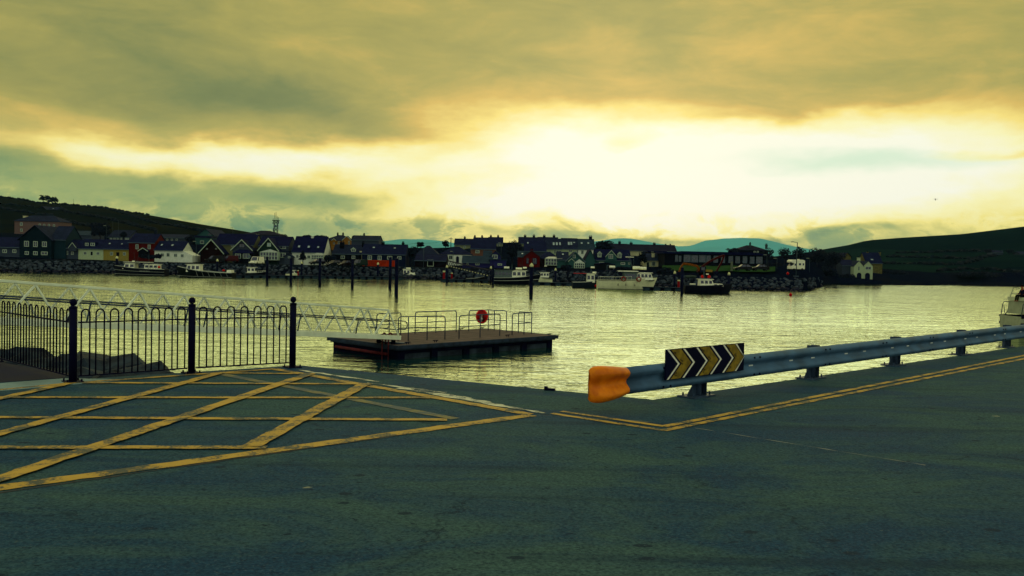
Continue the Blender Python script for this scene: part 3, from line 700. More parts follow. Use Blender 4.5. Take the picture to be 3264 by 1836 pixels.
# ================================================================== the town across the water
def M(name, r, g, b, rough=.8, var=.12, **k):        # deep colours kept deep, pale paint stays pale
    return mat(name, tuple(x * (x / .62) ** .85 if x < .62 else x for x in (r, g, b)), rough, var=var, **{'spec': .06, **k})
RF = roof_mat('navy_slate', (.0055, .008, .034)); RG = roof_mat('grey_slate', (.010, .015, .036)); RT = roof_mat('teal_slate', (.016, .030, .046)); RD = roof_mat('dark_slate', (.003, .004, .030)); RB = roof_mat('brown_slate', (.008, .008, .022))
TRIM = M('white_trim', .46, .52, .42); GUT = M('pale_gutter', .20, .25, .27); POT = M('clay_pot', .05, .05, .08)
class House:
    def __init__(s, label, px, yb, D, name='house', cat='house', group=None):
        s.D = D; s.o = P(px, yb, D); s.px = px; s.yb = yb
        s.T = thing(name, label, cat, s.o, 0, group); s.last = None
    def X(s, px, oy=0): return P(px, s.yb, s.D + oy).x - s.o.x
    def Z(s, px, py, oy=0): return P(px, py, s.D + oy).z - s.o.z
    def block(s, x0, x1, ye, yr, kind, wall, roof, dep=8., oy=0., barge=None, drop=4., over=.3, yb=None, gut=True):
        xm = (x0 + x1) / 2; a, c = s.X(x0, oy), s.X(x1, oy); he = s.Z(xm, ye, oy); zb = (-drop if yb is None else s.Z(xm, yb, oy))
        hr = s.Z(xm, yr, oy if kind == 'gable' else oy + dep / 2); m = (a + c) / 2; y0, y1 = oy, oy + dep; b = MB(); th = .16
        if kind == 'flat':
            b.box(a, c, y0, y1, zb, he); b.build('wall', wall, s.T)
            s.roof = MB().box(a - over, c + over, y0 - over, y1 + over, he, max(hr, he + .15)).build('roof', roof, s.T); s.last = None; return s
        if kind == 'gable':
            b.prism([(a, y0, zb), (c, y0, zb), (c, y0, he), (m, y0, hr), (a, y0, he)], (0, dep, 0)); b.build('wall', wall, s.T)
            sl = (hr - he) / (m - a); e = over; b = MB()
            b.prism([(a - e, y0 - e, he - e * sl), (m, y0 - e, hr), (m, y0 - e, hr + th), (a - e, y0 - e, he - e * sl + th)], (0, dep + 2 * e, 0))
            b.prism([(m, y0 - e, hr), (c + e, y0 - e, he - e * sl), (c + e, y0 - e, he - e * sl + th), (m, y0 - e, hr + th)], (0, dep + 2 * e, 0)); s.roof = b.build('roof', roof, s.T)
            if barge:
                w_ = .26; b = MB()
                for q in (a - e, c + e): b.prism([(q, y0 - e - .05, he - e * sl + th + .03), (m, y0 - e - .05, hr + th + .03), (m, y0 - e - .05, hr + th - w_), (q, y0 - e - .05, he - e * sl + th - w_)], (0, .045, 0))
                b.build('bargeboard', barge, s.roof)
        elif kind == 'side':
            my = (y0 + y1) / 2; b.prism([(a, y0, zb), (a, y0, he), (a, my, hr), (a, y1, he), (a, y1, zb)], (c - a, 0, 0)); b.build('wall', wall, s.T)
            sl = (hr - he) / (dep / 2); e = over; b = MB()
            b.prism([(a - .15, y0 - e, he - e * sl), (a - .15, my, hr), (a - .15, my, hr + th), (a - .15, y0 - e, he - e * sl + th)], (c - a + .3, 0, 0))
            b.prism([(a - .15, my, hr), (a - .15, y1 + e, he - e * sl), (a - .15, y1 + e, he - e * sl + th), (a - .15, my, hr + th)], (c - a + .3, 0, 0)); s.roof = b.build('roof', roof, s.T)
            if gut: MB().box(a - .15, c + .15, y0 - e - .1, y0 - e - .005, he - e * sl - .02, he - e * sl + .12).build('gutter', GUT, s.roof)
        elif kind == 'hip':
            b.box(a, c, y0, y1, zb, he); b.build('wall', wall, s.T); e = over; my = (y0 + y1) / 2; q = min(dep * .45, (c - a) * .42); b = MB()
            b.add([(a - e, y0 - e, he), (c + e, y0 - e, he), (c + e, y1 + e, he), (a - e, y1 + e, he), (a + q, my, hr), (c - q, my, hr), (a - e, y0 - e, he - .12), (c + e, y0 - e, he - .12), (c + e, y1 + e, he - .12), (a - e, y1 + e, he - .12)],
                  [(0, 1, 5, 4), (1, 2, 5), (2, 3, 4, 5), (3, 0, 4), (9, 8, 7, 6), (0, 6, 7, 1), (1, 7, 8, 2), (2, 8, 9, 3), (3, 9, 6, 0)]); s.roof = b.build('roof', roof, s.T)
        s.last = (oy, dep, he, hr, kind); return s
    def win(s, ws, oy=0., fr=None, gl=None, name='window', bars=1, parent=None):
        """windows by photograph extents: a frame proud of the wall, panes set back in it"""
        for x0, x1, y0, y1 in ws:
            xm = (x0 + x1) / 2; a, c = s.X(x0, oy), s.X(x1, oy); t_, b_ = s.Z(xm, y0, oy), s.Z(xm, y1, oy); f = min(.13, (c - a) * .13); b = MB(); yf = oy - .07
            b.box(a, a + f, yf, oy + .02, b_, t_).box(c - f, c, yf, oy + .02, b_, t_).box(a + f, c - f, yf, oy + .02, t_ - f, t_).box(a + f, c - f, yf, oy + .02, b_, b_ + f)
            for i in range(bars): q = a + (c - a) * (i + 1) / (bars + 1); b.box(q - f * .3, q + f * .3, yf + .01, oy + .02, b_ + f, t_ - f)
            o = b.build(name, fr or TRIM, parent or s.T); MB().box(a + f, c - f, oy - .03, oy + .02, b_ + f, t_ - f).build('pane', gl or GLASS, o)
        return s
    def sky(s, ws, gl=None):                     # roof lights, on the near slope of the last block
        oy, dep, he, hr, k = s.last
        for cx, cy_, w_, h_ in ws:
            u = max(.08, min(.92, (s.Z(cx, cy_, oy + dep / 4) - he) / (hr - he))); x = s.X(cx, oy + u * dep / 2); sx = w_ * s.D / F / 2; d = Vector((0, dep / 2, hr - he)).normalized(); n = Vector((0, -d.z, d.y)); hh = h_ * s.D / F / 2 / max(.25, d.z)
            c = Vector((x, oy + u * dep / 2, he + u * (hr - he))) + n * .2; o = MB().obox(c, (sx, 0, 0), d * hh, n * .06).build('skylight', RD, s.roof); 
            MB().obox(c + n * .05, (sx * .82, 0, 0), d * hh * .86, n * .025).build('pane', gl or LGLASS, s.roof)
        return s
    def chim(s, cs, m=None, pots=2):             # (x, width, top, bottom, depth back from the front)
        for cx, w_, y0, y1, oy in cs:
            x = s.X(cx, oy); h = w_ * s.D / F / 2; z0, z1 = s.Z(cx, y1, oy), s.Z(cx, y0, oy); b = MB(); b.box(x - h, x + h, oy - h * .7, oy + h * .7, z0 - .6, z1 - .25).box(x - h - .08, x + h + .08, oy - h * .7 - .08, oy + h * .7 + .08, z1 - .25, z1 - .12)
            o = b.build('chimney', m or M('chimney_render', .05, .06, .09), s.roof)
            for i in range(pots): q = x + (i - (pots - 1) / 2) * h * .9; MB().lathe([(.14, -.12), (.11, .25), (.13, .32)], 8, (q, oy, z1)).build('chimney_pot', POT, s.roof)
        return s
    def door(s, x0, x1, y0, m, oy=0., y1=None): return s.win([(x0, x1, y0, y1 or s.yb)], oy, m, M('door_panel', .02, .02, .04), 'door', 0)
    def boxp(s, name, x0, x1, y0, y1, m, oy=-1.2, d=1.2, parent=None):
        xm = (x0 + x1) / 2; return MB().box(s.X(x0, oy), s.X(x1, oy), oy, oy + d, s.Z(xm, y1, oy), s.Z(xm, y0, oy)).build(name, m, parent or s.T)
    def conserv(s, x0, x1, y0, ye, y1, n, oy=-2.5, d=2.5, peak=False):
        """glazed conservatory: white posts and rails, panes, pitched pale roof"""
        xm = (x0 + x1) / 2; a, c = s.X(x0, oy), s.X(x1, oy); z0, ze, zp = s.Z(xm, y1, oy), s.Z(xm, ye, oy), s.Z(xm, y0, oy); b = MB(); f = .07
        for i in range(n + 1): q = a + (c - a) * i / n; b.box(q - f, q + f, oy - .04, oy + .06, z0, ze)
        for z in (z0 + f, (z0 + ze) / 2, ze - f): b.box(a, c, oy - .05, oy + .05, z - f, z + f)
        b.box(a - f, a + f, oy, oy + d, z0, ze).box(c - f, c + f, oy, oy + d, z0, ze); k = b.build('conservatory', TRIM, s.T)
        for i in range(n): q = a + (c - a) * i / n; MB().box(q + f, q + (c - a) / n - f, oy - .01, oy + .02, z0, ze).build('pane', GLASS, k)
        m = (a + c) / 2; b = MB()
        if peak: b.add([(a, oy, ze), (c, oy, ze), (c, oy + d, ze), (a, oy + d, ze), (m, oy + d * .6, zp)], [(0, 1, 4), (1, 2, 4), (2, 3, 4), (3, 0, 4), (3, 2, 1, 0)])
        else: b.add([(a - .1, oy - .1, ze), (c + .1, oy - .1, ze), (c + .1, oy + d, ze), (a - .1, oy + d, ze), (a + .9, oy + d * .8, zp), (c - .9, oy + d * .8, zp)], [(0, 1, 5, 4), (1, 2, 5), (3, 0, 4), (2, 3, 4, 5), (3, 2, 1, 0)])
        b.build('conservatory_roof', mat('conservatory_roof', (.30, .34, .28), .3), k); return s
    def dormer(s, x0, x1, ya, ye, y1, wall, roof, oy, dep=2.5, win=None):
        xm = (x0 + x1) / 2; a, c = s.X(x0, oy), s.X(x1, oy); z0, ze, za = s.Z(xm, y1, oy), s.Z(xm, ye, oy), s.Z(xm, ya, oy); m = (a + c) / 2; e = .15
        o = MB().prism([(a, oy, z0), (c, oy, z0), (c, oy, ze), (m, oy, za), (a, oy, ze)], (0, dep, 0)).build('dormer', wall, s.T); b = MB(); sl = (za - ze) / (m - a)
        for q, sg in ((a - e, 1), (c + e, -1)): b.prism([(q, oy - .15, ze - e * sl), (m, oy - .15, za), (m, oy - .15, za + .12), (q, oy - .15, ze - e * sl + .12)], (0, dep + .15, 0))
        b.build('dormer_roof', roof, o); b = MB()
        for q in (a - e, c + e): b.prism([(q, oy - .2, ze - e * sl + .14), (m, oy - .2, za + .14), (m, oy - .2, za - .05), (q, oy - .2, ze - e * sl - .05)], (0, .045, 0))
        b.build('bargeboard', TRIM, o)
        if win: s.win([win], oy, parent=o)
        return s
PINK = M('pale_pink_render', .26, .20, .18); TEAL = M('teal_render', .030, .065, .085); TEAL2 = M('soft_teal_render', .10, .19, .18); TEALG = M('green_render', .055, .10, .085); YELW = M('yellow_render', .36, .32, .13); REDW = M('brick_red_render', .19, .035, .03)
DRED2 = M('dark_red_render', .055, .006, .014); GREYW = M('grey_render', .12, .14, .17); PURP = M('purple_render', .085, .080, .20); DPUR = M('dark_purple_render', .035, .012, .035); NAVW = M('navy_render', .030, .050, .105); MAN = M('ochre_render', .34, .22, .07); DKW = M('dark_render', .016, .018, .040); ROSE = M('rose_render', .26, .17, .13); MAR = M('maroon_render', .20, .016, .020); PGRN = M('pale_green_render', .45, .50, .36); STW = M('stone_wall', .22, .21, .11, var=.4, scale=2.); BUFF = M('buff_render', .26, .26, .16)

H = House('long low cottage with grey slate roof at far left edge', 20, 815, 232); H.block(-120, 62, 786, 757, 'side', GREYW, RF, 8).win([(8, 22, 795, 806), (40, 52, 795, 806)])
H = House('dark teal gabled house with three upper windows by the shore wall', 112, 815, 232); H.block(62, 163, 762, 719, 'gable', TEAL, RG, 11, over=.5).win([(77, 92, 768, 786), (106, 120, 769, 787), (134, 149, 770, 787), (79, 92, 801, 812), (106, 120, 801, 813), (131, 152, 802, 813)])
H.block(160, 209, 763, 722, 'side', M('teal_side_render', .05, .10, .12), RG, 9, 1.5)
H = House('pale pink hillside house with slate hipped roof and two chimneys', 118, 745, 330); H.block(46, 190, 705, 687, 'hip', PINK, RG, 9, drop=6).win([(64, 72, 709, 719), (65, 72, 729, 738), (124, 130, 713, 721), (138, 144, 714, 721), (153, 159, 714, 721), (169, 175, 715, 722)]).chim([(81, 12, 687, 699, 4), (178, 11, 693, 703, 4)], CREAM)
H = House('small grey gable-porched house beside the dark teal house', 229, 815, 234); H.block(209, 250, 790, 765, 'side', GREYW, RF, 7).dormer(220, 242, 774, 788, 800, GREYW, RF, -.8).win([(210, 217, 800, 812), (227, 235, 802, 812)])
H = House('white cottage with a flat box dormer along the shore road', 289, 815, 234); H.block(249, 329, 792, 764, 'side', PGRN, RF, 7.5).win([(266, 277, 802, 812), (307, 318, 803, 813)]).door(288, 297, 801, TRIM)
H.boxp('dormer', 268, 308, 772, 785, RD, .9, 2.4); H.win([(271, 282, 774, 784), (288, 302, 774, 784)], .88)
H = House('yellow cottage with two roof lights beside the red house', 369, 816, 234); H.block(329.5, 410, 793, 765, 'side', YELW, RF, 7.5).sky([(350, 779, 6, 4), (389, 780, 5, 4)]).win([(351, 360, 803, 814), (392, 401, 804, 814)]).door(371, 380, 804, NAVY)
H = House('brick-red two-storey house with dark gabled porch', 452, 814, 234); H.block(410.5, 492, 773, 746, 'side', REDW, RF, 8).win([(432, 441, 779, 794), (471, 480, 780, 794)]).dormer(441, 470, 791, 800, 813, DKW, RF, -1.4, 1.4).chim([(496, 9, 738, 750, 4)])
H = House('white cottage with a long sloping lean-to on its side', 537, 819, 233); H.block(492.5, 582, 797, 770, 'side', WHITE, RF, 7.5).sky([(516, 783, 6, 6), (550, 784, 8, 6)]).win([(512, 523, 807, 818), (531, 541, 806, 818), (554, 565, 808, 819), (576, 586, 810, 820)])
b = MB(); a, c = H.X(582), H.X(613); b.prism([(a, 0, -3), (c, 0, -3), (c, 0, H.Z(600, 814)), (a, 0, H.Z(582, 799))], (0, 6, 0)); b.build('lean_to', WHITE, H.T)
H = House('teal church-like gable hall up the slope with a cross window', 655, 778, 300); H.block(627, 683, 752, 730, 'gable', TEAL2, RG, 16, over=.4, drop=6).block(622, 672, 758, 752, 'flat', TEAL2, RG, 5, -5.2, drop=6); b = MB(); b.box(H.X(668) - .25, H.X(668) + .25, -.1, 0, H.Z(668, 750), H.Z(668, 744)).box(H.X(668) - .7, H.X(668) + .7, -.11, 0, H.Z(668, 748.3), H.Z(668, 746.5)); b.build('cross_window', GLASS, H.T); H.win([(638, 650, 767, 777)], -5.2)
H = House('dark red gable house with white bargeboards behind the black car', 674, 832, 236); H.block(640, 709, 802, 764, 'gable', DRED2, RD, 9, barge=TRIM, over=.6).win([(657, 662, 791, 795), (686, 691, 791, 795)], bars=0)
H = House('grey gabled house with bay front under a wide slate roof', 771, 829, 237); H.block(684, 808, 779, 747, 'side', BUFF, RD, 9, 3).block(741, 801, 794, 765, 'gable', GREYW, RD, 7, barge=TRIM, over=.45).win([(761, 780, 776, 790)], fr=NAVY).win([(736, 744, 779, 787), (797, 803, 780, 787)], 3.)
H.block(745, 798, 806, 795, 'hip', DKW, RD, 2.4, -2.5).win([(749, 768, 808, 824), (774, 795, 808, 824)], -2.5)
H = House('green gabled house with white-posted glazed porch', 856, 831, 237); H.block(823, 919, 783, 755, 'side', GREYW, RD, 9, 3.2).block(826, 885, 795, 760, 'gable', TEALG, RD, 7, barge=TRIM, over=.45).win([(851, 863, 774, 786)], gl=LGLASS).win([(891, 911, 783, 793)], 3.2).block(889, 919, 802, 800, 'flat', GREYW, RD, 3, .1).win([(892, 910, 806, 821)])
H.conserv(829, 884, 794, 803, 829, 6, -2.2, 2.2, True)
H = House('wide brown-roofed house up the slope behind the green gable', 832, 757, 292); H.block(775, 890, 748, 735, 'hip', GREYW, RB, 10, drop=5).chim([(821, 7, 745, 756, -4)], CREAM)
H = House('white house with a steep black roof and tall white chimney', 981, 828, 238); H.block(930.5, 1032, 803, 755, 'side', WHITE, RD, 10).sky([(953, 788, 8, 7), (984, 789, 8, 7), (1014, 790, 7, 6)]).chim([(995, 7, 753, 772, 4.6)], WHITE, 0).win([(944, 952, 812, 822), (979, 989, 814, 824)]).conserv(993, 1030, 806, 813, 828, 5)
H = House('ochre manor house with hipped roof and pediment on the hill', 1076, 783, 296); H.block(1032, 1120, 766, 749, 'hip', MAN, RG, 11, drop=6).chim([(1076, 5, 744, 750, 5), (1093, 5, 744, 750, 5)]).dormer(1091, 1119, 753, 766, 780, MAN, RG, -.6, 3).dormer(1058, 1070, 761, 766, 772, MAN, RG, -.5, 3).win([(1037, 1044, 769, 777), (1062, 1067, 769, 779), (1077, 1082, 769, 779), (1099, 1104, 768, 779)]).win([(1110, 1115, 768, 779)], -.62)
H = House('grey gable-ended block beside the ochre manor house', 1163, 786, 285); H.block(1120, 1207, 765, 752, 'side', GREYW, RG, 8, drop=6).chim([(1124, 6, 755, 765, 1), (1160, 5, 746, 753, 4), (1202, 7, 756, 767, 3)], M('pale_chimney', .12, .15, .15))
H = House('dark slate house with a white-framed dormer and big chimney', 1106, 829, 243); H.block(1060, 1150, 809, 781, 'side', DKW, RG, 8).chim([(1090, 14, 771, 790, 2.5)], DKW).dormer(1119, 1133, 790, 795, 804, TRIM, RG, .8, 2.2, (1120, 1132, 793, 803)).win([(1086, 1099, 815, 825), (1121, 1132, 815, 825)]).boxp('side_wing', 1146, 1153, 800, 829, CREAM, .5, 4)
H = House('long navy-blue cottage row with white-framed windows behind the orange hoarding', 1222, 833, 238); H.block(1153.5, 1292, 810, 780, 'side', NAVW, RF, 8).sky([(1191, 791, 8, 4), (1258, 793, 8, 4)]).chim([(1157, 8, 772, 781, 4), (1220, 10, 771, 783, 4), (1284, 8, 773, 783, 4)], DKW).win([(1172, 1185, 814, 828), (1204, 1216, 815, 829), (1234, 1250, 816, 827), (1266, 1279, 817, 827)])
H = House('small hip-roofed yellow bungalow behind the purple shed', 1360, 823, 262); H.block(1330, 1392, 809, 783, 'hip', YELW, RG, 8).win([(1331, 1340, 813, 819)])
H = House('low dark purple building with glazed double door', 1372, 849, 240); H.block(1323, 1421, 830, 812, 'side', DPUR, RF, 8, over=.5).door(1362, 1382, 828, TRIM)
H = House('white hip-roofed house with an arched doorway', 1452, 838, 252); H.block(1404, 1500, 810, 786, 'hip', WHITE, RF, 9).win([(1430, 1443, 814, 827), (1404, 1412, 812, 818)]); b = MB(); x = H.X(1458); r = .43; b.prism([(x - r, -.06, -.2), (x + r, -.06, -.2), (x + r, -.06, 1.5)] + [(x + r * math.cos(R(a)), -.06, 1.5 + r * math.sin(R(a))) for a in range(20, 180, 20)] + [(x - r, -.06, 1.5)], (0, .1, 0)); b.build('arched_door', NAVY, H.T)
H = House('rose-pink two-storey house with grey slate roof above the purple house', 1540, 820, 262); H.block(1500, 1579, 793, 767, 'side', ROSE, RF, 8).win([(1515, 1528, 797, 807)], bars=2)
for i, (x0, x1, y0, ch) in enumerate([(1448, 1508, 762, (1481,)), (1508, 1556, 758, (1513, 1536)), (1556, 1602, 757, (1564, 1587))]):
    H = House('cream-gabled terrace house on the hill skyline, ' + ('with one chimney' if i == 0 else 'in the middle of three' if i == 1 else 'nearest the big dark tree'), (x0 + x1) / 2, 790, 312 + i * 2, group='hill terrace behind the pink house'); H.block(x0, x1, y0 + 18, y0, 'side', M('cream_gable', .30, .32, .22), RF, 8, drop=6).chim([(c, 6, y0 - 6, y0 + 3, 4) for c in ch]).win([(x0 + 12, x0 + 18, y0 + 21, y0 + 29), (x0 + 30, x0 + 36, y0 + 21, y0 + 29)])
H = House('purple house with teal slate roofs and a flat extension by the shore', 1540, 849, 243); H.block(1473, 1569, 836, 817, 'side', PURP, RT, 7, over=.4).block(1561, 1613, 829, 827, 'flat', PURP, RT, 6, -.5).block(1562, 1596, 817, 800, 'gable', PURP, RT, 7, 3).win([(1568, 1585, 812, 825)], 2.98).win([(1487, 1493, 838, 847), (1515, 1528, 838, 845)]).win([(1586, 1600, 840, 846)], -.5).block(1540, 1566, 818, 800, 'side', PURP, RT, 6, 4)
for i, (x0, x1, ch) in enumerate([(1653, 1715, (1673, 1701)), (1715, 1779, (1734, 1765))]):
    H = House('skyline house with two chimneys ' + ('just right of the big dark tree' if i == 0 else 'above the long slate terrace, left end'), (x0 + x1) / 2, 790, 318, group='skyline houses with paired chimneys'); H.block(x0, x1, 776, 757, 'side', M('cream_gable', .3, .32, .22), RF, 9, drop=6).chim([(c, 8, 750, 758, 4.5) for c in ch])
H = House('dark slate-roofed house behind the maroon house', 1706, 806, 268); H.block(1671, 1741, 800, 771, 'side', GREYW, RF, 9).sky([(1682, 776, 6, 5)])
H = House('maroon house with gable front and teal slate roof', 1694, 853, 243); H.block(1668, 1720, 818, 799, 'gable', MAR, RT, 8, over=.4).block(1650, 1670, 818, 802, 'side', MAR, RT, 7, .8).sky([(1664, 811, 6, 4)]).win([(1677, 1685, 823, 841), (1697, 1711, 822, 843)], fr=NAVY).chim([(1694, 9, 794, 801, 3)], MAR)
H = House('low slate-roofed house with a white glazed conservatory', 1748, 852, 244); H.block(1716, 1782, 824, 802, 'hip', DRED2, RF, 8).conserv(1738, 1791, 818, 824, 846, 6, -2.8, 2.8)
H = House('long cream terrace with three-part slate roof and rows of roof lights', 1816, 814, 276); H.block(1738, 1790, 793, 762, 'side', PGRN, RG, 9).sky([(1764, 779, 7, 11), (1774, 779, 7, 11), (1784, 779, 6, 11)]).block(1790.5, 1841, 793, 760.5, 'side', PGRN, RG, 9).sky([(1829, 775, 7, 4), (1812, 778, 7, 12), (1820, 778, 7, 12)]).block(1841.5, 1895, 794, 763, 'side', WHITE, RT, 9).sky([(1853, 777, 7, 6), (1874, 777, 7, 6)]).chim([(1881, 10, 753, 768, 4.5)], NAVY).win([(1766, 1771, 797, 809), (1772, 1790, 798, 811), (1812, 1824, 796, 804), (1838, 1843, 797, 808), (1852, 1860, 797, 810), (1872, 1879, 797, 807)])
H = House('soft teal gable house with pointed glass porch', 1832, 856, 240); H.block(1806, 1860, 830, 803, 'gable', TEAL2, RG, 9, over=.5, barge=GUT).block(1776, 1812, 828, 804, 'side', TEAL2, RG, 8, 1).sky([(1793, 813, 7, 5)]).win([(1825, 1834, 812, 823)]).dormer(1812, 1830, 825, 833, 855, TEAL2, RG, -1.2, 1.3).conserv(1831, 1863, 826, 838, 855, 5, -2.4, 2.4, True)
H = House('teal house with two white dormers and a middle gable', 1935, 857, 241); H.block(1864, 1897, 829, 796, 'gable', TEAL2, RD, 9.5, over=.3).block(1897.5, 2010, 829, 797, 'side', TEAL2, RD, 8.5, .4).dormer(1930, 1965, 799, 818, 834, TEAL2, RD, .0, 4, (1939, 1953, 810, 824)).dormer(1904, 1916, 802, 808, 820, TRIM, RD, .7, 2.5, (1905.5, 1914.5, 807, 819)).dormer(1968, 1980, 804, 810, 822, TRIM, RD, .7, 2.5, (1969.5, 1978.5, 809, 821)).win([(1909, 1925, 835, 846), (1978, 1992, 836, 844), (2002, 2008, 837, 843)], .4)
H = House('dark corrugated garage below the teal dormer house', 1930, 862, 232, 'garage', 'garage'); H.block(1900, 1960, 843, 838, 'gable', M('garage_panel', .035, .04, .055), RD, 6, over=.15).door(1934, 1957, 845, GUT)
H = House('dark-roofed house behind the dormer house with one chimney', 1965, 805, 292); H.block(1928, 2003, 799, 778, 'side', GREYW, RB, 9).chim([(1974, 8, 770, 779, 4.5)])
H = House('long skyline house with cream gable end and four chimneys', 2078, 808, 298); H.block(2002, 2156, 800, 781, 'side', CREAM, RB, 9).chim([(2011, 9, 773, 781, 4.5), (2085, 8, 775, 782, 4.5), (2121, 5, 780, 785, 4.5), (2136, 5, 780, 785, 4.5)])
H = House('small cream house with tall cream chimney below the skyline house', 2082, 853, 246); H.block(2054, 2098, 829, 809, 'side', CREAM, RG, 7).chim([(2081, 9, 806, 820, 1.5)], CREAM, 1).win([(2076, 2089, 834, 848)], bars=2).door(2060, 2070, 835, TRIM).block(2097, 2110, 834, 830, 'flat', CREAM, RG, 4, .3).win([(2098, 2109, 835, 846)], .3)
H = House('plain dark flat-roofed block beside the school', 2093, 848, 262, 'annex', 'building'); H.block(2066, 2121, 804, 801, 'flat', M('annex_render', .030, .028, .052), RD, 9)
H = House('long low flat-roofed school block with tall white-framed windows', 2276, 840, 236, 'school_building', 'school'); H.block(2118, 2434, 811, 807, 'flat', M('school_wall', .016, .017, .045), RD, 12, over=.6)
H.boxp('upper_roof', 2170, 2420, 803, 810, RD, 3, 8)
H.win([(2152, 2160, 813, 834), (2163, 2171, 815, 834), (2179, 2201, 812, 835), (2203, 2225, 813, 836), (2228, 2249, 813, 836), (2251, 2265, 814, 836), (2274, 2288, 815, 837), (2298, 2310, 816, 838), (2322, 2336, 816, 838), (2344, 2358, 817, 839), (2367, 2381, 817, 839), (2390, 2404, 818, 840), (2367, 2381, 817, 839)][:12], fr=GUT, bars=2)
H.win([(2410, 2430, 818, 840)], fr=GUT, bars=3)
H = House('hip-roofed house on the skyline behind the school', 2398, 812, 300); H.block(2352, 2445, 797, 782, 'hip', DKW, RB, 9).chim([(2390, 5, 775, 786, 2), (2442, 7, 779, 788, 3)], M('pale_chimney', .12, .15, .15)).win([(2402, 2408, 800, 806), (2412, 2418, 800, 806)])
H = House('white twin-gabled boathouse with two dark arches at the water', 2751, 887, 302, 'boathouse', 'boathouse'); H.block(2721, 2752, 849, 832, 'gable', PGRN, RG, 8, over=.1).block(2751, 2781, 848, 833, 'gable', PGRN, RG, 8, .15, over=.1).chim([(2735, 9, 820, 834, 1.5)], PGRN, 1).win([(2734, 2739, 849, 862)]).win([(2757, 2776, 849, 860)], .15)
for px in (2738, 2765):
    x = H.X(px); r = .8; b = MB(); b.prism([(x - r, -.06, -.4), (x + r, -.06, -.4), (x + r, -.06, 1.1)] + [(x + r * math.cos(R(a)), -.06, 1.1 + r * math.sin(R(a))) for a in range(20, 180, 20)] + [(x - r, -.06, 1.1)], (0, .3, 0)); b.build('arch', NAVY, H.T)
H.block(2683, 2722, 846, 829, 'side', GREYW, RF, 8, 3)
H = House('tall stone house with steep slate roof behind the boathouse', 2785, 860, 325); H.block(2760, 2812, 838, 806, 'side', STW, RF, 8, drop=2).sky([(2778, 829, 9, 4)]).chim([(2763, 6, 802, 810, 4), (2802, 6, 803, 810, 4)], STW, 1)
H = House('pale cottage gables half hidden in scrub left of the boathouse', 2700, 832, 340); H.block(2688, 2712, 818, 806, 'gable', STW, RF, 8)
H = House('white farmhouse among dark trees on the far right hill', 3181, 809, 520); H.block(3166, 3197, 805, 799, 'side', GREYW, RF, 7).chim([(3169, 3, 796, 800, 3), (3194, 3, 796, 800, 3)], GREYW, 0)
H = House('white cottage at the far right edge of the hill', 3258, 813, 510); H.block(3250, 3285, 809, 803, 'side', GREYW, RF, 7)
H = House('dark-roofed bungalow group in the left hill fields', 150, 676, 560); H.block(116, 152, 671, 657, 'gable', DKW, RG, 9, over=.3).block(148, 181, 672, 660, 'side', DKW, RG, 9, 2).sky([(170, 666, 5, 2)])
H = House('low teal-roofed hall between the cottages and the hill trees', 262, 765, 290); H.block(210, 292, 748, 737, 'side', GREYW, RT, 9).win([(228, 233, 752, 757), (238, 246, 752, 758)])
H = House('flat-roofed clubhouse with a band of bright windows above the yellow cottage', 380, 766, 275, 'clubhouse', 'building'); H.block(346, 412, 756, 735, 'side', GREYW, RG, 9).win([(350, 358, 758, 765), (361, 369, 758, 765), (372, 380, 758, 765), (384, 390, 758, 765), (398, 411, 758, 765)], gl=mat('bright_pane', (.4, .45, .4), .3))
H = House('grey roofed house with picket-like white wall up the slope', 545, 772, 290); H.block(500, 588, 758, 748, 'side', GREYW, RG, 9).win([(530, 536, 761, 767), (545, 551, 761, 767), (560, 566, 761, 767)])
H = House('small grey outbuilding beside the white steep-roofed house', 922, 828, 236, 'outbuilding', 'shed'); H.block(906, 931, 818, 809, 'gable', GREYW, RG, 5).win([(918, 925, 817, 823)])

# orange hoarding along the road
o = House('long orange hoarding panel in front of the navy cottages', 1204, 849, 231, 'hoarding', 'hoarding'); OHM = M('orange_board', .40, .085, .008, var=.3, scale=.7)
for i in range(8): x0 = 1152 + i * 13.3; o.boxp('panel', x0, x0 + 13.1, 831 + i * .2, 848 + i * .25, OHM, .02 * (i % 2), .12)
o.boxp('top_rail', 1152, 1259, 829.6, 831.5, M('orange_rail', .5, .14, .02), -.08, .2)

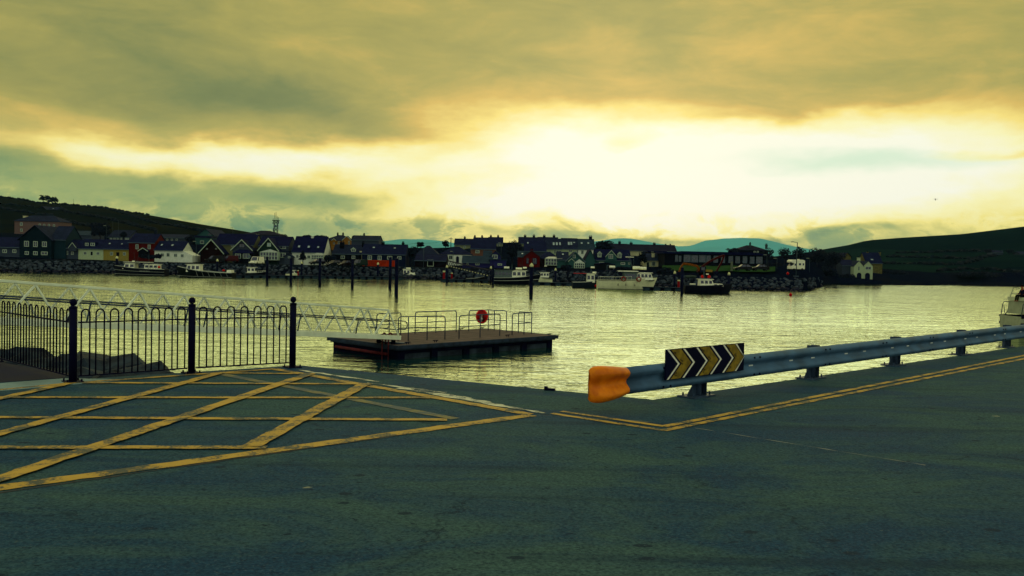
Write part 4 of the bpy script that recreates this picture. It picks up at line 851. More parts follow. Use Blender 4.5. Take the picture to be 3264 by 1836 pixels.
# trees
def leafcloud(b, c, r, n, ls, rnd):
    for i in range(n):
        d = Vector((rnd.gauss(0, 1), rnd.gauss(0, 1), rnd.gauss(0, 1))).normalized() * (.55 + .5 * rnd.random() ** .5)
        p = c + Vector((d.x * r.x, d.y * r.y, d.z * r.z)); u = Vector((rnd.uniform(-1, 1), rnd.uniform(-1, 1), rnd.uniform(-1, 1))).normalized(); v = u.orthogonal().normalized(); s = ls * rnd.uniform(.6, 1.4)
        b.add([p - u * s - v * s * .5, p + u * s - v * s * .5, p + u * s * .6 + v * s * .6, p - u * s * .6 + v * s * .6], [(0, 1, 2, 3)])
def tree(label, px, yb, yt, wpx, D, seed=0, kind='round', group=None, name='tree', cat='tree', m=None, dens=1.):
    rnd = random.Random(seed); p = P(px, yb, D); h = P(px, yt, D).z - p.z; wd = wpx * D / F / 2
    T = thing(name, label, cat, p, 0, group); b = MB(); th = h * (.35 if kind == 'round' else .7 if kind == 'pine' else .15)
    if kind != 'bush':
        b.tube([(0, 0, -1.5), (wd * .05, 0, th * .6), (-wd * .04, .1, th)], max(.15, h * .035), 7, max(.08, h * .02))
        for i in range(6): a = i * 1.05 + rnd.random(); q = Vector((math.cos(a) * wd * .6, math.sin(a) * wd * .5, h * rnd.uniform(.55, .85))); b.tube([(0, 0, th * rnd.uniform(.6, .95)), q * .5 + Vector((0, 0, th * .35)), q], h * .014, 5, .04)
        b.build('trunk', BARK, T, smooth=True)
    b = MB(); ls = max(.14, min(.5, wd * .07)); n = int(70 * dens)
    cl = {'round': 16, 'bush': 14, 'pine': 12, 'cone': 14}[kind]
    for i in range(cl):
        a = rnd.random() * 6.28; k = rnd.random() ** .5
        if kind == 'round': c = Vector((math.cos(a) * wd * .62 * k, math.sin(a) * wd * .62 * k, h * (.40 + .42 * rnd.random()))); r = Vector((wd * .42, wd * .42, h * .17)) * rnd.uniform(.7, 1.15)
        elif kind == 'bush': c = Vector((math.cos(a) * wd * .72 * k, math.sin(a) * wd * .4 * k, h * (.1 + .55 * rnd.random() * (1 - k * .6)))); r = Vector((wd * .34, wd * .34, h * .30)) * rnd.uniform(.7, 1.2)
        elif kind == 'pine': c = Vector((math.cos(a) * wd * .7 * k, math.sin(a) * wd * .7 * k, h * (.5 + .1 * (i % 5)))); r = Vector((wd * .36, wd * .36, h * .045)) * rnd.uniform(.8, 1.2)
        else: z = i / cl; c = Vector((math.cos(a) * wd * .3 * (1 - z), math.sin(a) * wd * .3 * (1 - z), h * (.1 + .8 * z))); r = Vector((wd * .8 * (1 - z) + .15, wd * .8 * (1 - z) + .15, h * .09))
        leafcloud(b, c, r, n, ls, rnd)
    if kind == 'bush': b2 = b
    b.build('crown', m or LEAF, T); return T
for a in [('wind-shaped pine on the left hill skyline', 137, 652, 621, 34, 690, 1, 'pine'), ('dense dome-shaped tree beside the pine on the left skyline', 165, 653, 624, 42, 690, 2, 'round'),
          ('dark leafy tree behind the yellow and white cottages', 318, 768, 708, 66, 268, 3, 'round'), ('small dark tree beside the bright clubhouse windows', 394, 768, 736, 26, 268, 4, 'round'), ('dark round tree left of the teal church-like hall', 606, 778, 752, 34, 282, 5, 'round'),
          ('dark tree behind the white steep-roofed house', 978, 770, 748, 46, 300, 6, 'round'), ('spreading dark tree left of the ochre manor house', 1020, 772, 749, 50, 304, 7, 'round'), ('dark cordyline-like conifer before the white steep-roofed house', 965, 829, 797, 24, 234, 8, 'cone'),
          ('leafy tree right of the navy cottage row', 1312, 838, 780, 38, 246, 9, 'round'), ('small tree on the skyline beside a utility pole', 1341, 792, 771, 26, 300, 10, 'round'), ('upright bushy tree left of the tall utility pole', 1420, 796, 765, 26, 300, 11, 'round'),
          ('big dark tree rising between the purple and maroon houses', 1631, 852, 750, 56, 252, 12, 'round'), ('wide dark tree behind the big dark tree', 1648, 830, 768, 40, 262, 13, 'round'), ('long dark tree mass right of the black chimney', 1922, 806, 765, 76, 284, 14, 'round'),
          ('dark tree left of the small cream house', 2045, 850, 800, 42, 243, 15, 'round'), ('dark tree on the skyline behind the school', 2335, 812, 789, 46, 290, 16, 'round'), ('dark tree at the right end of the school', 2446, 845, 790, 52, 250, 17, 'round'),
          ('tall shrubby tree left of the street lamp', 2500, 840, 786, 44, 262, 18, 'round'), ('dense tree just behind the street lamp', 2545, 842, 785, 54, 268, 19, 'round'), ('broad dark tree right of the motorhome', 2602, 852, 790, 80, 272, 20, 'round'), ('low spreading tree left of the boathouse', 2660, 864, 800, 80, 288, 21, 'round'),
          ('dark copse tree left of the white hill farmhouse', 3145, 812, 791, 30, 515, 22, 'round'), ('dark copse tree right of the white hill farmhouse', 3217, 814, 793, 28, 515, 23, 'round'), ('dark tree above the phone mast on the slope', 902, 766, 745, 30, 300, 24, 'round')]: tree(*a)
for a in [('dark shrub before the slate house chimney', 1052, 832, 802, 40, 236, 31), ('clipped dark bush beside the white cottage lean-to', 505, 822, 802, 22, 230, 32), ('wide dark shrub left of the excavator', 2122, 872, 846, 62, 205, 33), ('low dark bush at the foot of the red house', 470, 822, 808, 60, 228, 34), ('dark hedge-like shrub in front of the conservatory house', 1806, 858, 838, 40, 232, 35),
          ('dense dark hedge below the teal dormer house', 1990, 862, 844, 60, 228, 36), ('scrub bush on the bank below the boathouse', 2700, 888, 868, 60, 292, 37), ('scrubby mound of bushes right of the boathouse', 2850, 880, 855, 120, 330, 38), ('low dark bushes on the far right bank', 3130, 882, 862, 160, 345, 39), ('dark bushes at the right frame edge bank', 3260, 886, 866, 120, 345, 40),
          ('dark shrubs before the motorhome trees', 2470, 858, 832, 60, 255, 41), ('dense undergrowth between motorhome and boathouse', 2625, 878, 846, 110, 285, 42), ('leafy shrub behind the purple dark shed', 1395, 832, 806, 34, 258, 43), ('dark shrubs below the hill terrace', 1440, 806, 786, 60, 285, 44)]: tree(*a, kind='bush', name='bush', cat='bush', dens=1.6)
def hedge(label, pts, zf, dmax, hgt=1.6, seed=0, dmin=335):
    """a field hedge: bumpy leafy bank following the hill"""
    rnd = random.Random(seed); path = []
    for px, py in pts:
        lo_, hi_ = dmin, dmax
        for _ in range(40):
            mid = (lo_ + hi_) / 2
            if (zf(px, mid) - CAMZ) < (P(px, py, mid).z - CAMZ): lo_ = mid
            else: hi_ = mid
        path.append(Vector((P(px, py, lo_).x, lo_, zf(px, lo_))))
    b = MB(); k = 0
    for a, c in zip(path, path[1:]):
        n = max(2, int((c - a).length / 2.2))
        for i in range(n):
            q = a + (c - a) * (i / n); s = hgt * rnd.uniform(.6, 1.25); vs, fs = lump(k % 7 + 60, 1, .35, (1.3, 1.1, 1)); k += 1
            b.add([q + Vector((v.x * s, v.y * s, v.z * s + s * .3)) for v in vs], fs)
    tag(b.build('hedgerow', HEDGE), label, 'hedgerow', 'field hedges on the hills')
for i, (l, pts) in enumerate([('ragged hedge along the top of the left hill skyline', [(-150, 622), (0, 630), (60, 636), (120, 648), (200, 652), (330, 664), (400, 675), (480, 688)]), ('hedge just below the left hill skyline at the frame edge', [(-100, 650), (0, 652), (60, 656), (120, 663)]), ('lower left hedge above the pink hillside house', [(-100, 662), (0, 665), (60, 676), (120, 684), (170, 690)]),
        ('long diagonal hedge across the middle of the left hill', [(185, 662), (215, 678), (290, 690), (355, 703), (420, 718), (500, 738)]), ('hedge running right down the left hill ridge', [(350, 668), (420, 690), (500, 715), (560, 722), (640, 738)]), ('low hedge behind the pink hillside house', [(190, 705), (240, 714), (300, 724), (360, 730)])]): hedge(l, pts, zl, 699, 1.5, i)
for i, (l, pts) in enumerate([('topmost field hedge on the right hill', [(2860, 808), (2960, 806), (3060, 802), (3130, 803)]), ('second field hedge down the right hill', [(2830, 820), (2900, 822), (3000, 824), (3100, 826), (3180, 816)]), ('third field hedge low on the right hill', [(2815, 842), (2900, 842), (3000, 845), (3060, 844), (3130, 828)]), ('hedge along the foot of the right hill', [(2990, 866), (3080, 860), (3170, 862), (3260, 874), (3350, 872)])]): hedge(l, pts, zr_, 899, 1.6, i + 10, 350)

# ================================================================== shore, marina, boats, vehicles
def shore_pt(px, off, z): s = interp(SHORE, px) + off; p = P(px, 900, s); return Vector((p.x, s, z))
def ribbon(name, m, pa, pb, o0, o1, z0, z1, step=20):
    b = MB(); xs = list(range(pa, pb + 1, step)); vs = []
    for px in xs:
        dz = 0
        vs += [shore_pt(px, o0, z0), shore_pt(px, o0, z1), shore_pt(px, o1, z1), shore_pt(px, o1, z0)]
    fs = [(4 * i + j, 4 * i + (j + 1) % 4, 4 * i + 4 + (j + 1) % 4, 4 * i + 4 + j) for i in range(len(xs) - 1) for j in range(4)] + [(0, 1, 2, 3), tuple(4 * len(xs) - 4 + k for k in (3, 2, 1, 0))]
    return struct(b.add(vs, fs).build(name, m))
PATHM = M('promenade_concrete', .050, .068, .082, var=.25, scale=.6); ROADM = M('shore_road', .022, .028, .040, var=.2)
ribbon('path', PATHM, -200, 1560, 4.6, 8.5, 2.0, 3.0); ribbon('path', PATHM, 1600, 2560, 4.8, 6.6, 2.0, 2.55); ribbon('road', ROADM, -200, 1600, 8.6, 18, 2.2, 2.92)
LAWN = field_mat('lawn_grass', (.022, .055, .016, 1), (.026, .062, .018, 1), (.016, .045, .014, 1), .05)
landgrid('lawn', LAWN, list(range(2110, 2471, 20)), lambda px: [215 + 18 * i / 5 for i in range(6)], lambda px, D: zT(px, D) + .5 + (D - 215) * .03)
# stone revetments
def revet(label, pa, pb, stp, seed, top=2.75):
    rnd = random.Random(seed); T = thing('rock_revetment', label, 'revetment', shore_pt((pa + pb) / 2, 0, 0)); meshes = []
    for i in range(8):
        vs, fs = lump(i + 80 + seed, 2, .36, (1.1, .9, .72))
        for m in (STONE, WSTONE): meshes.append(MB().add(vs, fs).mesh('stone', m))
    todo = []; px = pa
    while px < pb:
        for r in range(6):
            u = (r + rnd.uniform(-.25, .25)) / 5; s = rnd.uniform(.48, .82) * (1.05 if r > 1 else .95)
            q = shore_pt(px + rnd.uniform(-.5, .5) * stp + (r % 2) * stp / 2, -1.2 + u * 5.9, -.15 + u * (top - .1)); todo.append((q, s, r, rnd.randrange(8), rnd.uniform(0, 6.28), rnd.uniform(-.4, .4)))
        px += stp
    order = sorted(range(len(todo)), key=lambda i: -(todo[i][1] / todo[i][0].y * (1.3 if todo[i][2] >= 2 else 1))); keep = set(order[:300]); big = MB(); wet = MB(); w0 = wloc(T)
    for i, (q, s, r, k, rz, rx) in enumerate(todo):
        wt_ = r <= 1; me = meshes[k * 2 + wt_]
        if i in keep:
            o = bpy.data.objects.new('stone', me); col.objects.link(o); o.parent = T; o.location = q - w0; o.scale = (s, s, s); o.rotation_euler = (rx, rx * .5, rz)
        else:
            mt = Matrix.Rotation(rz, 3, 'Z') @ Matrix.Rotation(rx, 3, 'X'); (wet if wt_ else big).add([q + mt @ (v.co * s) for v in me.vertices], [tuple(p.vertices) for p in me.polygons])
    if big.v: struct(big.build('more_stones', STONE, T, True), 'stuff')
    if wet.v: struct(wet.build('wet_stones', WSTONE, T, True), 'stuff')
revet('long rock revetment sloping below the shore road and cottages', -160, 1960, 15.5, 1)
revet('rock breakwater head below the motorhome ending in open water', 1960, 2612, 16.5, 2, 2.5)

# ---- marina walkways
FLT = M('pale_float', .085, .12, .14, var=.3, scale=.8)
def walkway(label, p0, p1, wd=2.4, zt_=.62, step=1.9):
    a, c = G(*p0, 0), G(*p1, 0); d = (c - a); L = d.length; d.normalize(); n = Vector((-d.y, d.x, 0)); mid = (a + c) / 2 + n * wd / 2
    T = thing('marina_walkway', label, 'walkway', v3(mid, 0)); MB().obox(v3(mid, zt_ - .09), d * L / 2, n * wd / 2, UP * .09).build('deck', DARKF, T, True)
    MB().obox(v3((a + c) / 2 - n * .03, zt_ + .012), d * L / 2, n * .05, UP * .025).build('edge_trim', GUT, T, True)
    MB().obox(v3(mid, .15), d * (L / 2 - .2), n * (wd / 2 - .5), UP * .36).build('frame', DARKF, T, True)
    k = int(L / step); me = None
    for i in range(k):
        q = v3(a + d * (i + .5) * L / k + n * .35, .18)
        if me is None: o = MB().obox((0, 0, 0), d * .62, n * .35, UP * .27).build('float', FLT, T); me = o; o.location = q - wloc(T)
        else: copyobj(me, T, q - wloc(T))
walkway('long marina walkway on pale floats along the rock revetment', (748, 885), (1290, 891)); walkway('marina walkway on floats between the capped pile and the white launch', (1694, 908), (1830, 911.5)); walkway('short finger walkway under the red-awninged boat', (1822, 916), (1906, 918), 1.6, .7); walkway('marina walkway beside the big white launch', (1975, 923), (2180, 927.5))
walkway('walkway beneath the marina gangway', (1400, 898), (1560, 902), 2.6)
# ---- mooring piles
CAPW = M('pile_cap_white', .62, .62, .40, var=.2, scale=3.)
def pile(label, px, yt, yb, cap, rpx=None, D=None):
    q = G(px, yb, 0) if D is None else v3(P(px, 900, D), 0); h = P(px, yt, q.y).z; r = (rpx or 8.) * q.y / F / 2
    T = thing('mooring_pile', label, 'pile', v3(q, -1.5), 0, 'marina mooring piles'); hh = h - (.62 if cap else 0)
    MB().lathe([(r, -1.5), (r, hh - .05), (r * .9, hh)], 14, v3(q, 0)).build('shaft', PILE, T, True, True)
    if cap: MB().lathe([(r * 1.02, hh), (r * 1.06, hh + .28), (r * .55, hh + .5), (r * .12, hh + .62)], 14, v3(q, 0)).build('cap', CAPW, T, True, True)
    else: MB().lathe([(r * 1.04, hh - .12), (r * 1.04, hh), (r * .3, hh + .05)], 14, v3(q, 0)).build('cap', NAVY, T, True)
for a in [('tall black mooring pile, first of the plain row from the left', 851, 819, 896, 0, 8.5), ('tall black mooring pile, second of the plain row from the left', 927, 823, 903, 0, 8.5), ('tall black mooring pile, third of the plain row, before the parked cars', 1019, 823, 904, 0, 8.8), ('tall black mooring pile before the green van, fourth of the plain row', 1122.7, 826, 914, 0, 9.3),
          ('tall black mooring pile, left one of the close pair', 1243, 821, 918, 0, 9.5), ('tallest black mooring pile, right one of the close pair', 1263, 824, 937.6, 0, 12), ('large white-capped black pile standing in open water at the centre', 1692.6, 838, 935, 1, 12), ('plain black pile beside the boat with the white cuddy', 2173, 853, 934, 0, 9.5)]: pile(*a)
for l, px, yt, D, r in [('white-capped pile behind the dark boat at far left', 372, 816, 204, 8), ('white-capped pile behind the green fishing boat', 692, 825, 208, 7), ('white-capped pile below the white steep-roofed house', 960.6, 833, 211, 6.5), ('white-capped pile in front of the orange hoarding', 1204, 836, 214, 6.5), ('white-capped pile at the head of the marina gangway', 1424, 845, 196, 7), ('white-capped pile behind the gangway foot', 1564, 848, 200, 6.5),
                        ('thin white-capped pile behind the middle walkway', 1770, 854, 196, 6.5), ('white-capped pile right of the big white launch', 2150, 863, 172, 7.5), ('white-capped pile at the bow of the black-hulled boat', 2323, 867, 170, 8)]: pile(l, px, yt, 0, 1, r, D)
pile('plain black pile at the marina gangway foot', 1571, 845, 905, 0, 6.5)
# ---- marina gangway
a, c = P(1421, 846, 208), P(1559, 880, 184); gwm = thing('marina_gangway', 'black lattice gangway sloping down to the marina walkways', 'gangway', v3(c, .6)); d = c - a
for k, off in ((0, 0), (1, 1.5)):
    o = Vector((.3, 1, 0)) * off
    for z in (0, 1.15): MB().tube([a + o + UP * z, c + o + UP * z], .09, 5).build('chord', NAVY, gwm, True)
    for i in range(16):
        p_, q_ = a + d * i / 16 + o, a + d * (i + 1) / 16 + o; MB().tube([p_, q_ + UP * 1.15] if i % 2 else [p_ + UP * 1.15, q_], .05, 4).build('brace', NAVY, gwm, True)
    if k == 0:
        for i in range(16): q_ = a + d * (i + .5) / 16 - Vector((0, .12, -.02)); MB().obox(q_, (.22, 0, -.06), (0, .02, 0), (0, 0, .10)).build('marker_plate', CAPW, gwm, True)
MB().prism([a + UP * .02, c + UP * .02, c + UP * .1, a + UP * .1], (.45, 1.5, 0)).build('walkway_deck', DARKF, gwm, True)

# ---- boats
HN = M('hull_navy', .012, .014, .05, .5, spec=.06); HW = M('hull_cream', .66, .66, .46, .4, var=.15, scale=.8); HG = M('hull_green', .006, .022, .030, .4); HB = M('hull_blue', .008, .016, .10, .4); HBR = M('hull_brown', .03, .012, .014, .5); CAB = M('cabin_white', .80, .80, .58, .45, var=.14); STR = M('stripe_white', .5, .52, .45); FEN = M('fender_red', .55, .03, .02, .5); MST = M('mast_grey', .12, .16, .17, .4)
class Boat:
    def __init__(s, label, px0, px1, yw, dirn, hull_m, fb, beam, name='boat', cat='boat', D=None, yaw=0.):
        q = G((px0 + px1) / 2, yw, 0) if D is None else v3(P((px0 + px1) / 2, 900, D), 0); s.D = q.y; s.s = s.D / F; s.d = dirn; s.px0, s.px1, s.yw = px0, px1, yw
        s.L = (px1 - px0) * s.s; e = P(px0 if dirn > 0 else px1, 900, s.D); s.B = beam; s.T = thing(name, label, cat, (e.x, s.D, 0), (0 if dirn > 0 else math.pi) + yaw)
        L, N = s.L, 14; vs = []; s.fb = fb
        def sh(t): return fb[1] + (fb[0] - fb[1]) * t ** 2.2
        s.sh = sh; s.hb = lambda t: max(.03, beam / 2 * (1 - (max(0, t - .45) / .55) ** 2.2) * (.86 + .14 * min(1, t * 3)))
        for i in range(N + 1):
            t_ = i / N; h = s.hb(t_); z = sh(t_)
            for k, (f, zz, xr) in enumerate(((1, z, 0), (1.0, z * .8, .01), (.92, z * .35, .05), (.8, 0, .08), (.35, -.5, .12))):
                x = L * t_ * (1 - xr * t_); vs += [(x, -h * f, zz), (x, h * f, zz)]
        fs = []
        for i in range(N):
            for k in range(4):
                a_ = i * 10 + k * 2; fs += [(a_, a_ + 2, a_ + 12, a_ + 10), (a_ + 1, a_ + 11, a_ + 13, a_ + 3)]
        fs += [(0, 1, 3, 2), (2, 3, 5, 4), (4, 5, 7, 6), (6, 7, 9, 8)]; s.hull = MB().add(vs, fs).build('hull', hull_m, s.T, smooth=False)
        dv = []; df = []
        for i in range(N + 1): t_ = i / N; h = s.hb(t_) * .96; dv += [(L * t_, -h, sh(t_) * .82), (L * t_, h, sh(t_) * .82)]
        for i in range(N): df.append((2 * i, 2 * i + 2, 2 * i + 3, 2 * i + 1))
        MB().add(dv, df).build('deck', EDGE, s.T)
    def X(s, px): return (px - s.px0) * s.s if s.d > 0 else (s.px1 - px) * s.s
    def Z(s, py): return (s.yw - py) * s.s
    def stripe(s, zf=.97, m=None, r=.05, name='rubbing_strake', off=1.01):
        for sg_ in (-1, 1): MB().tube([(s.L * t_ * (1 - .03 * t_), sg_ * s.hb(t_) * off, s.sh(t_) * zf) for t_ in [i / 14 for i in range(15)]], r, 5).build(name, m or STR, s.hull)
        return s
    def cabin(s, xa, xb, y0, y1, n=2, w_=None, rake=.0, m=None, gl=None, roof=.2, wf=(.18, .58)):
        a, c = sorted((s.X(xa), s.X(xb))); z0, z1 = s.Z(y1), s.Z(y0); w_ = w_ or s.B * .34; t_ = .9; rk = rake * (z1 - z0); m = m or CAB
        o = MB().add([(a, -w_, z0), (c, -w_, z0), (c, w_, z0), (a, w_, z0), (a, -w_ * t_, z1), (c - rk, -w_ * t_, z1), (c - rk, w_ * t_, z1), (a, w_ * t_, z1)], [(3, 2, 1, 0), (4, 5, 6, 7), (0, 1, 5, 4), (1, 2, 6, 5), (2, 3, 7, 6), (3, 0, 4, 7)]).build('cabin', m, s.T)
        if roof: MB().box(a - roof, c - rk + roof * 1.6, -w_ * t_ - .12, w_ * t_ + .12, z1, z1 + .09).build('cabin_roof', m, o)
        hz_ = z1 - z0
        for sg_ in (-1, 1):
            for i in range(n):
                u0 = a + (c - rk * .7 - a) * (i + .14) / n; u1 = a + (c - rk * .7 - a) * (i + .86) / n; y_ = lambda f: sg_ * (w_ * (1 - (1 - t_) * f) + .012)
                f0, f1 = 1 - wf[1] - wf[0] * .3, 1 - wf[0]; b = MB(); b.prism([(u0, y_(f0), z0 + hz_ * f0), (u1, y_(f0), z0 + hz_ * f0), (u1 - .05, y_(f1), z0 + hz_ * f1), (u0, y_(f1), z0 + hz_ * f1)], (0, sg_ * .015, 0)); b.build('window', gl or GLASS, o)
        b = MB(); xf = c + .015; b.prism([(xf - rk * .4, -w_ * .8, z0 + hz_ * .4), (xf - rk * .4, w_ * .8, z0 + hz_ * .4), (xf - rk * .85, w_ * .75, z0 + hz_ * .85), (xf - rk * .85, -w_ * .75, z0 + hz_ * .85)], (.03, 0, 0)); b.build('windscreen', GLASS, o)
        return s
    def canopy(s, xa, xb, y, m=None, y1=None, t_=.08):
        a, c = sorted((s.X(xa), s.X(xb))); z = s.Z(y); o = MB().box(a, c, -s.B * .38, s.B * .38, z - t_, z).build('canopy', m or CAB, s.T)
        for x in (a + .1, c - .1):
            for sg_ in (-1, 1): MB().tube([(x, sg_ * s.B * .36, s.Z(y1) if y1 else .6), (x, sg_ * s.B * .36, z - t_)], .035, 5).build('canopy_post', MST, o)
        return s
    def mast(s, px, y0, y1, r=.04, lean=0., cross=0.):
        x = s.X(px); o = MB().tube([(x, 0, s.Z(y1)), (x + lean, 0, s.Z(y0))], r, 6, r * .6).build('mast', MST, s.T)
        if cross: MB().tube([(x + lean * .7, -cross, s.Z(y1) * .35 + s.Z(y0) * .65), (x + lean * .7, cross, s.Z(y1) * .35 + s.Z(y0) * .65)], r * .7, 5).build('crosstree', MST, o); MB().tube([(x + lean * .6 - cross, 0, s.Z(y0) * .7 + s.Z(y1) * .3), (x + lean * .6 + cross, 0, s.Z(y0) * .7 + s.Z(y1) * .3)], r * .8, 5).build('radar_bar', CAB, o)
        return s
    def pod(s, px, y, w_, h_, m=None, name='liferaft_canister'): x, z = s.X(px), s.Z(y); hw = w_ * s.s / 2; hh = h_ * s.s / 2; MB().tube([(x - hw, 0, z), (x - hw * .9, 0, z), (x + hw * .9, 0, z), (x + hw, 0, z)], hh, 10).build(name, m or CAB, s.T, smooth=True); return s
    def ball(s, px, y, rpx, m=None, name='float_ball', yy=None):
        x, z = s.X(px), s.Z(y); r = rpx * s.s; MB().lathe([(r * math.sin(R(a)) + .001, -r * math.cos(R(a))) for a in range(0, 181, 20)], 10, (x, -s.d * (s.B / 2 + r * .6) if yy is None else yy, z)).build(name, m or FEN, s.T, smooth=True); return s
    def rails(s, t0, t1, h=.7, n=6, m=None):
        for sg_ in (-1, 1):
            pts = [(s.L * q, sg_ * s.hb(q) * .95, s.sh(q) + h) for q in [t0 + (t1 - t0) * i / n for i in range(n + 1)]]; o = MB().tube(pts, .025, 5).build('deck_rail', m or MST, s.T)
            for p_ in pts: MB().tube([p_, (p_[0], p_[1], p_[2] - h)], .02, 4).build('stanchion', m or MST, o)
        return s
B1 = Boat('black-hulled passenger boat with white cabins under the red house', 360, 531, 877, -1, HN, (2.2, 1.5), 3.4); B1.stripe().stripe(.55, r=.03, name='stripe_line', off=.985).stripe(.12, r=.03, name='stripe_line', off=.86).cabin(396, 434, 840, 858, 2, rake=.5).cabin(465, 508, 842, 858, 3, rake=.1).canopy(399, 482, 835, y1=858).mast(474, 806, 835, .06).mast(430, 805, 836, .03, .3).mast(437, 812, 836, .03, -.3).pod(425, 833, 8, 3).rails(.02, .3, .6).ball(517, 850, 4, name='fender')
x0, x1 = B1.X(455), B1.X(485)
for i in range(11): MB().obox((x0 + (x1 - x0) * i / 10, B1.B / 2 * 1.01, .98), (.045 + .02 * (i % 3), 0, 0), (0, .01, 0), (0, 0, .05 + .02 * (i % 2))).build('name_lettering', STR, B1.T)
B2 = Boat('dark green fishing boat with white ribs and wheelhouse', 560, 745, 884, -1, HG, (2.4, 1.15), 3.4); B2.stripe(.97, r=.07).stripe(.12, r=.03, name='stripe_line', off=.86).cabin(598, 641, 844, 867, 3, rake=.15).mast(614, 838, 860, .05).mast(716, 830, 868, .05).mast(726, 832, 868, .05).ball(709, 861, 3.2, yy=-.4).ball(716, 861, 3.2, yy=.5).cabin(727, 741, 859, 868, 0, roof=0)
for i in range(6):
    t_ = B2.X(632 + i * 19) / B2.L
    for sg_ in (-1, 1): MB().tube([(B2.L * t_, sg_ * B2.hb(t_) * 1.01, B2.sh(t_) * .95), (B2.L * t_ - .35, sg_ * B2.hb(t_) * .9, .28)], .03, 4).build('white_rib', STR, B2.hull)
B3 = Boat('small open-backed white cabin boat right of the green fishing boat', 786, 848, 880, 1, HN, (1.15, .8), 2.2); B3.stripe(.97, r=.06).cabin(790, 815, 853, 870, 2, rake=.1).rails(.45, .95, .35, 5, CAB)
B4 = Boat('little white dinghy half hidden behind the second black pile', 912, 950, 882, 1, HW, (.9, .7), 1.8); B4.cabin(930, 943, 862, 874, 1, rake=.4)
B5 = Boat('long black boat with small white cuddy beside the close pile pair', 1282, 1418, 889, 1, HN, (1.3, .95), 3.); B5.stripe(.98, r=.04).cabin(1286, 1312, 860, 878, 2, rake=.3).cabin(1310, 1327, 869, 878, 0, roof=0).pod(1301, 856, 14, 3.5).mast(1293, 842, 860, .04).rails(.42, .7, .3, 4)
B6 = Boat('low brown workboat beneath the gangway end', 1486, 1545, 900, 1, HBR, (1.4, .9), 2.4); B6.stripe(.97, r=.04).mast(1500, 868, 888, .03)
B7 = Boat('large navy-hulled tour boat with long white cabin and canisters', 1572, 1724, 905, 1, HN, (2.3, 1.35), 4.); B7.stripe(.96, r=.06).stripe(.5, r=.05, name='stripe_line', off=.98).cabin(1577, 1632, 863, 886, 5, m=M('cabin_grey', .22, .26, .24)).cabin(1632, 1676, 863, 886, 3, rake=.05).pod(1614, 854, 17, 7).pod(1653, 856, 20, 6).pod(1672, 853, 12, 5).mast(1631, 842, 862, .12).mast(1657, 834, 862, .03).mast(1663, 830, 862, .03).mast(1688, 846, 864, .04, .7).rails(.62, .98, .6, 6)
B8 = Boat('small white cabin boat behind the middle walkway', 1714, 1760, 902, -1, HW, (1.5, 1.), 2.2); B8.stripe(.9, NAVY).cabin(1721, 1749, 869, 884, 3, rake=.1).mast(1738, 850, 869, .03).pod(1738, 848, 8, 3)
B9 = Boat('workboat with white wheelhouse and red awning', 1824, 1905, 917, 1, M('hull_grey', .06, .08, .10), (1.5, 1.1), 2.6); B9.stripe(.97, r=.06).cabin(1869, 1895, 873, 900, 2, rake=.05).canopy(1828, 1868, 871, FEN, 898).pod(1888, 852, 12, 6, name='radar_dome').pod(1894, 868, 12, 5).mast(1884, 854, 872, .06).mast(1878, 856, 872, .05, .4).ball(1898, 910, 4.5)
B10 = Boat('big cream-white launch with tall wheelhouse and flybridge', 1904, 2094, 923, 1, HW, (2.4, 1.75), 4.2); B10.stripe(.93, NAVY, .05).stripe(.06, NAVY, .05, 'boot_stripe', .84).cabin(2027, 2079, 869, 891, 4, rake=.35).cabin(1987, 2027, 869, 891, 1, m=M('cabin_grey', .22, .26, .24)).canopy(1962, 2030, 863, y1=892, t_=.16).pod(2027, 853, 22, 10).pod(2048, 854, 22, 9).pod(1950, 852, 18, 8).canopy(1930, 1966, 863, RD, 892, .14).mast(2014, 806, 850, .08, -.9, .8).mast(2018, 815, 860, .04).rails(.72, .99, .55, 6).rails(.03, .55, .6, 8, CAB)
LRG = M('lifering_red', .35, .05, .04)
for px in (1983, 2031): x = B10.X(px); MB().tube([(x + .38 * math.cos(R(a)), -B10.B / 2 - .02, B10.Z(889) + .38 * math.sin(R(a))) for a in range(0, 361, 24)], .1, 6, cap=False).build('lifering', LRG, B10.T, smooth=True)
for px in (1966, 1990, 2018): MB().lathe([(.02, .25), (.13, .15), (.14, -.15), (.02, -.28)], 8, (B10.X(px), -B10.B / 2 - .14, 1.0)).build('fender', M('fender_pale', .4, .4, .3), B10.T, smooth=True)
for i in range(9):
    t_ = B10.X(2066 + i * 2.2) / B10.L; MB().obox((B10.L * t_, -B10.hb(t_) * 1.005, B10.sh(t_) * .80), (.05, .02, 0), (0, .012, 0), (.02, 0, .10 + .05 * (i in (0, 4, 6)))).build('name_lettering', NAVY, B10.T)
B11 = Boat('black-hulled boat with white cuddy and red fenders aloft', 2180, 2334, 934, 1, HN, (1.75, 1.3), 3.2); B11.stripe(.97, M('strake_grey', .12, .13, .15), .05).cabin(2228, 2274, 891, 911, 3, rake=.45).cabin(2270, 2302, 904, 911, 2, rake=.5, roof=0).mast(2244, 850, 890, .05).mast(2243, 864, 880, .12).pod(2254, 874, 8, 3.5).pod(2208, 907, 18, 4.5, name='white_tank').ball(2240, 882, 5, yy=.4).ball(2258, 882, 5, yy=-.4)
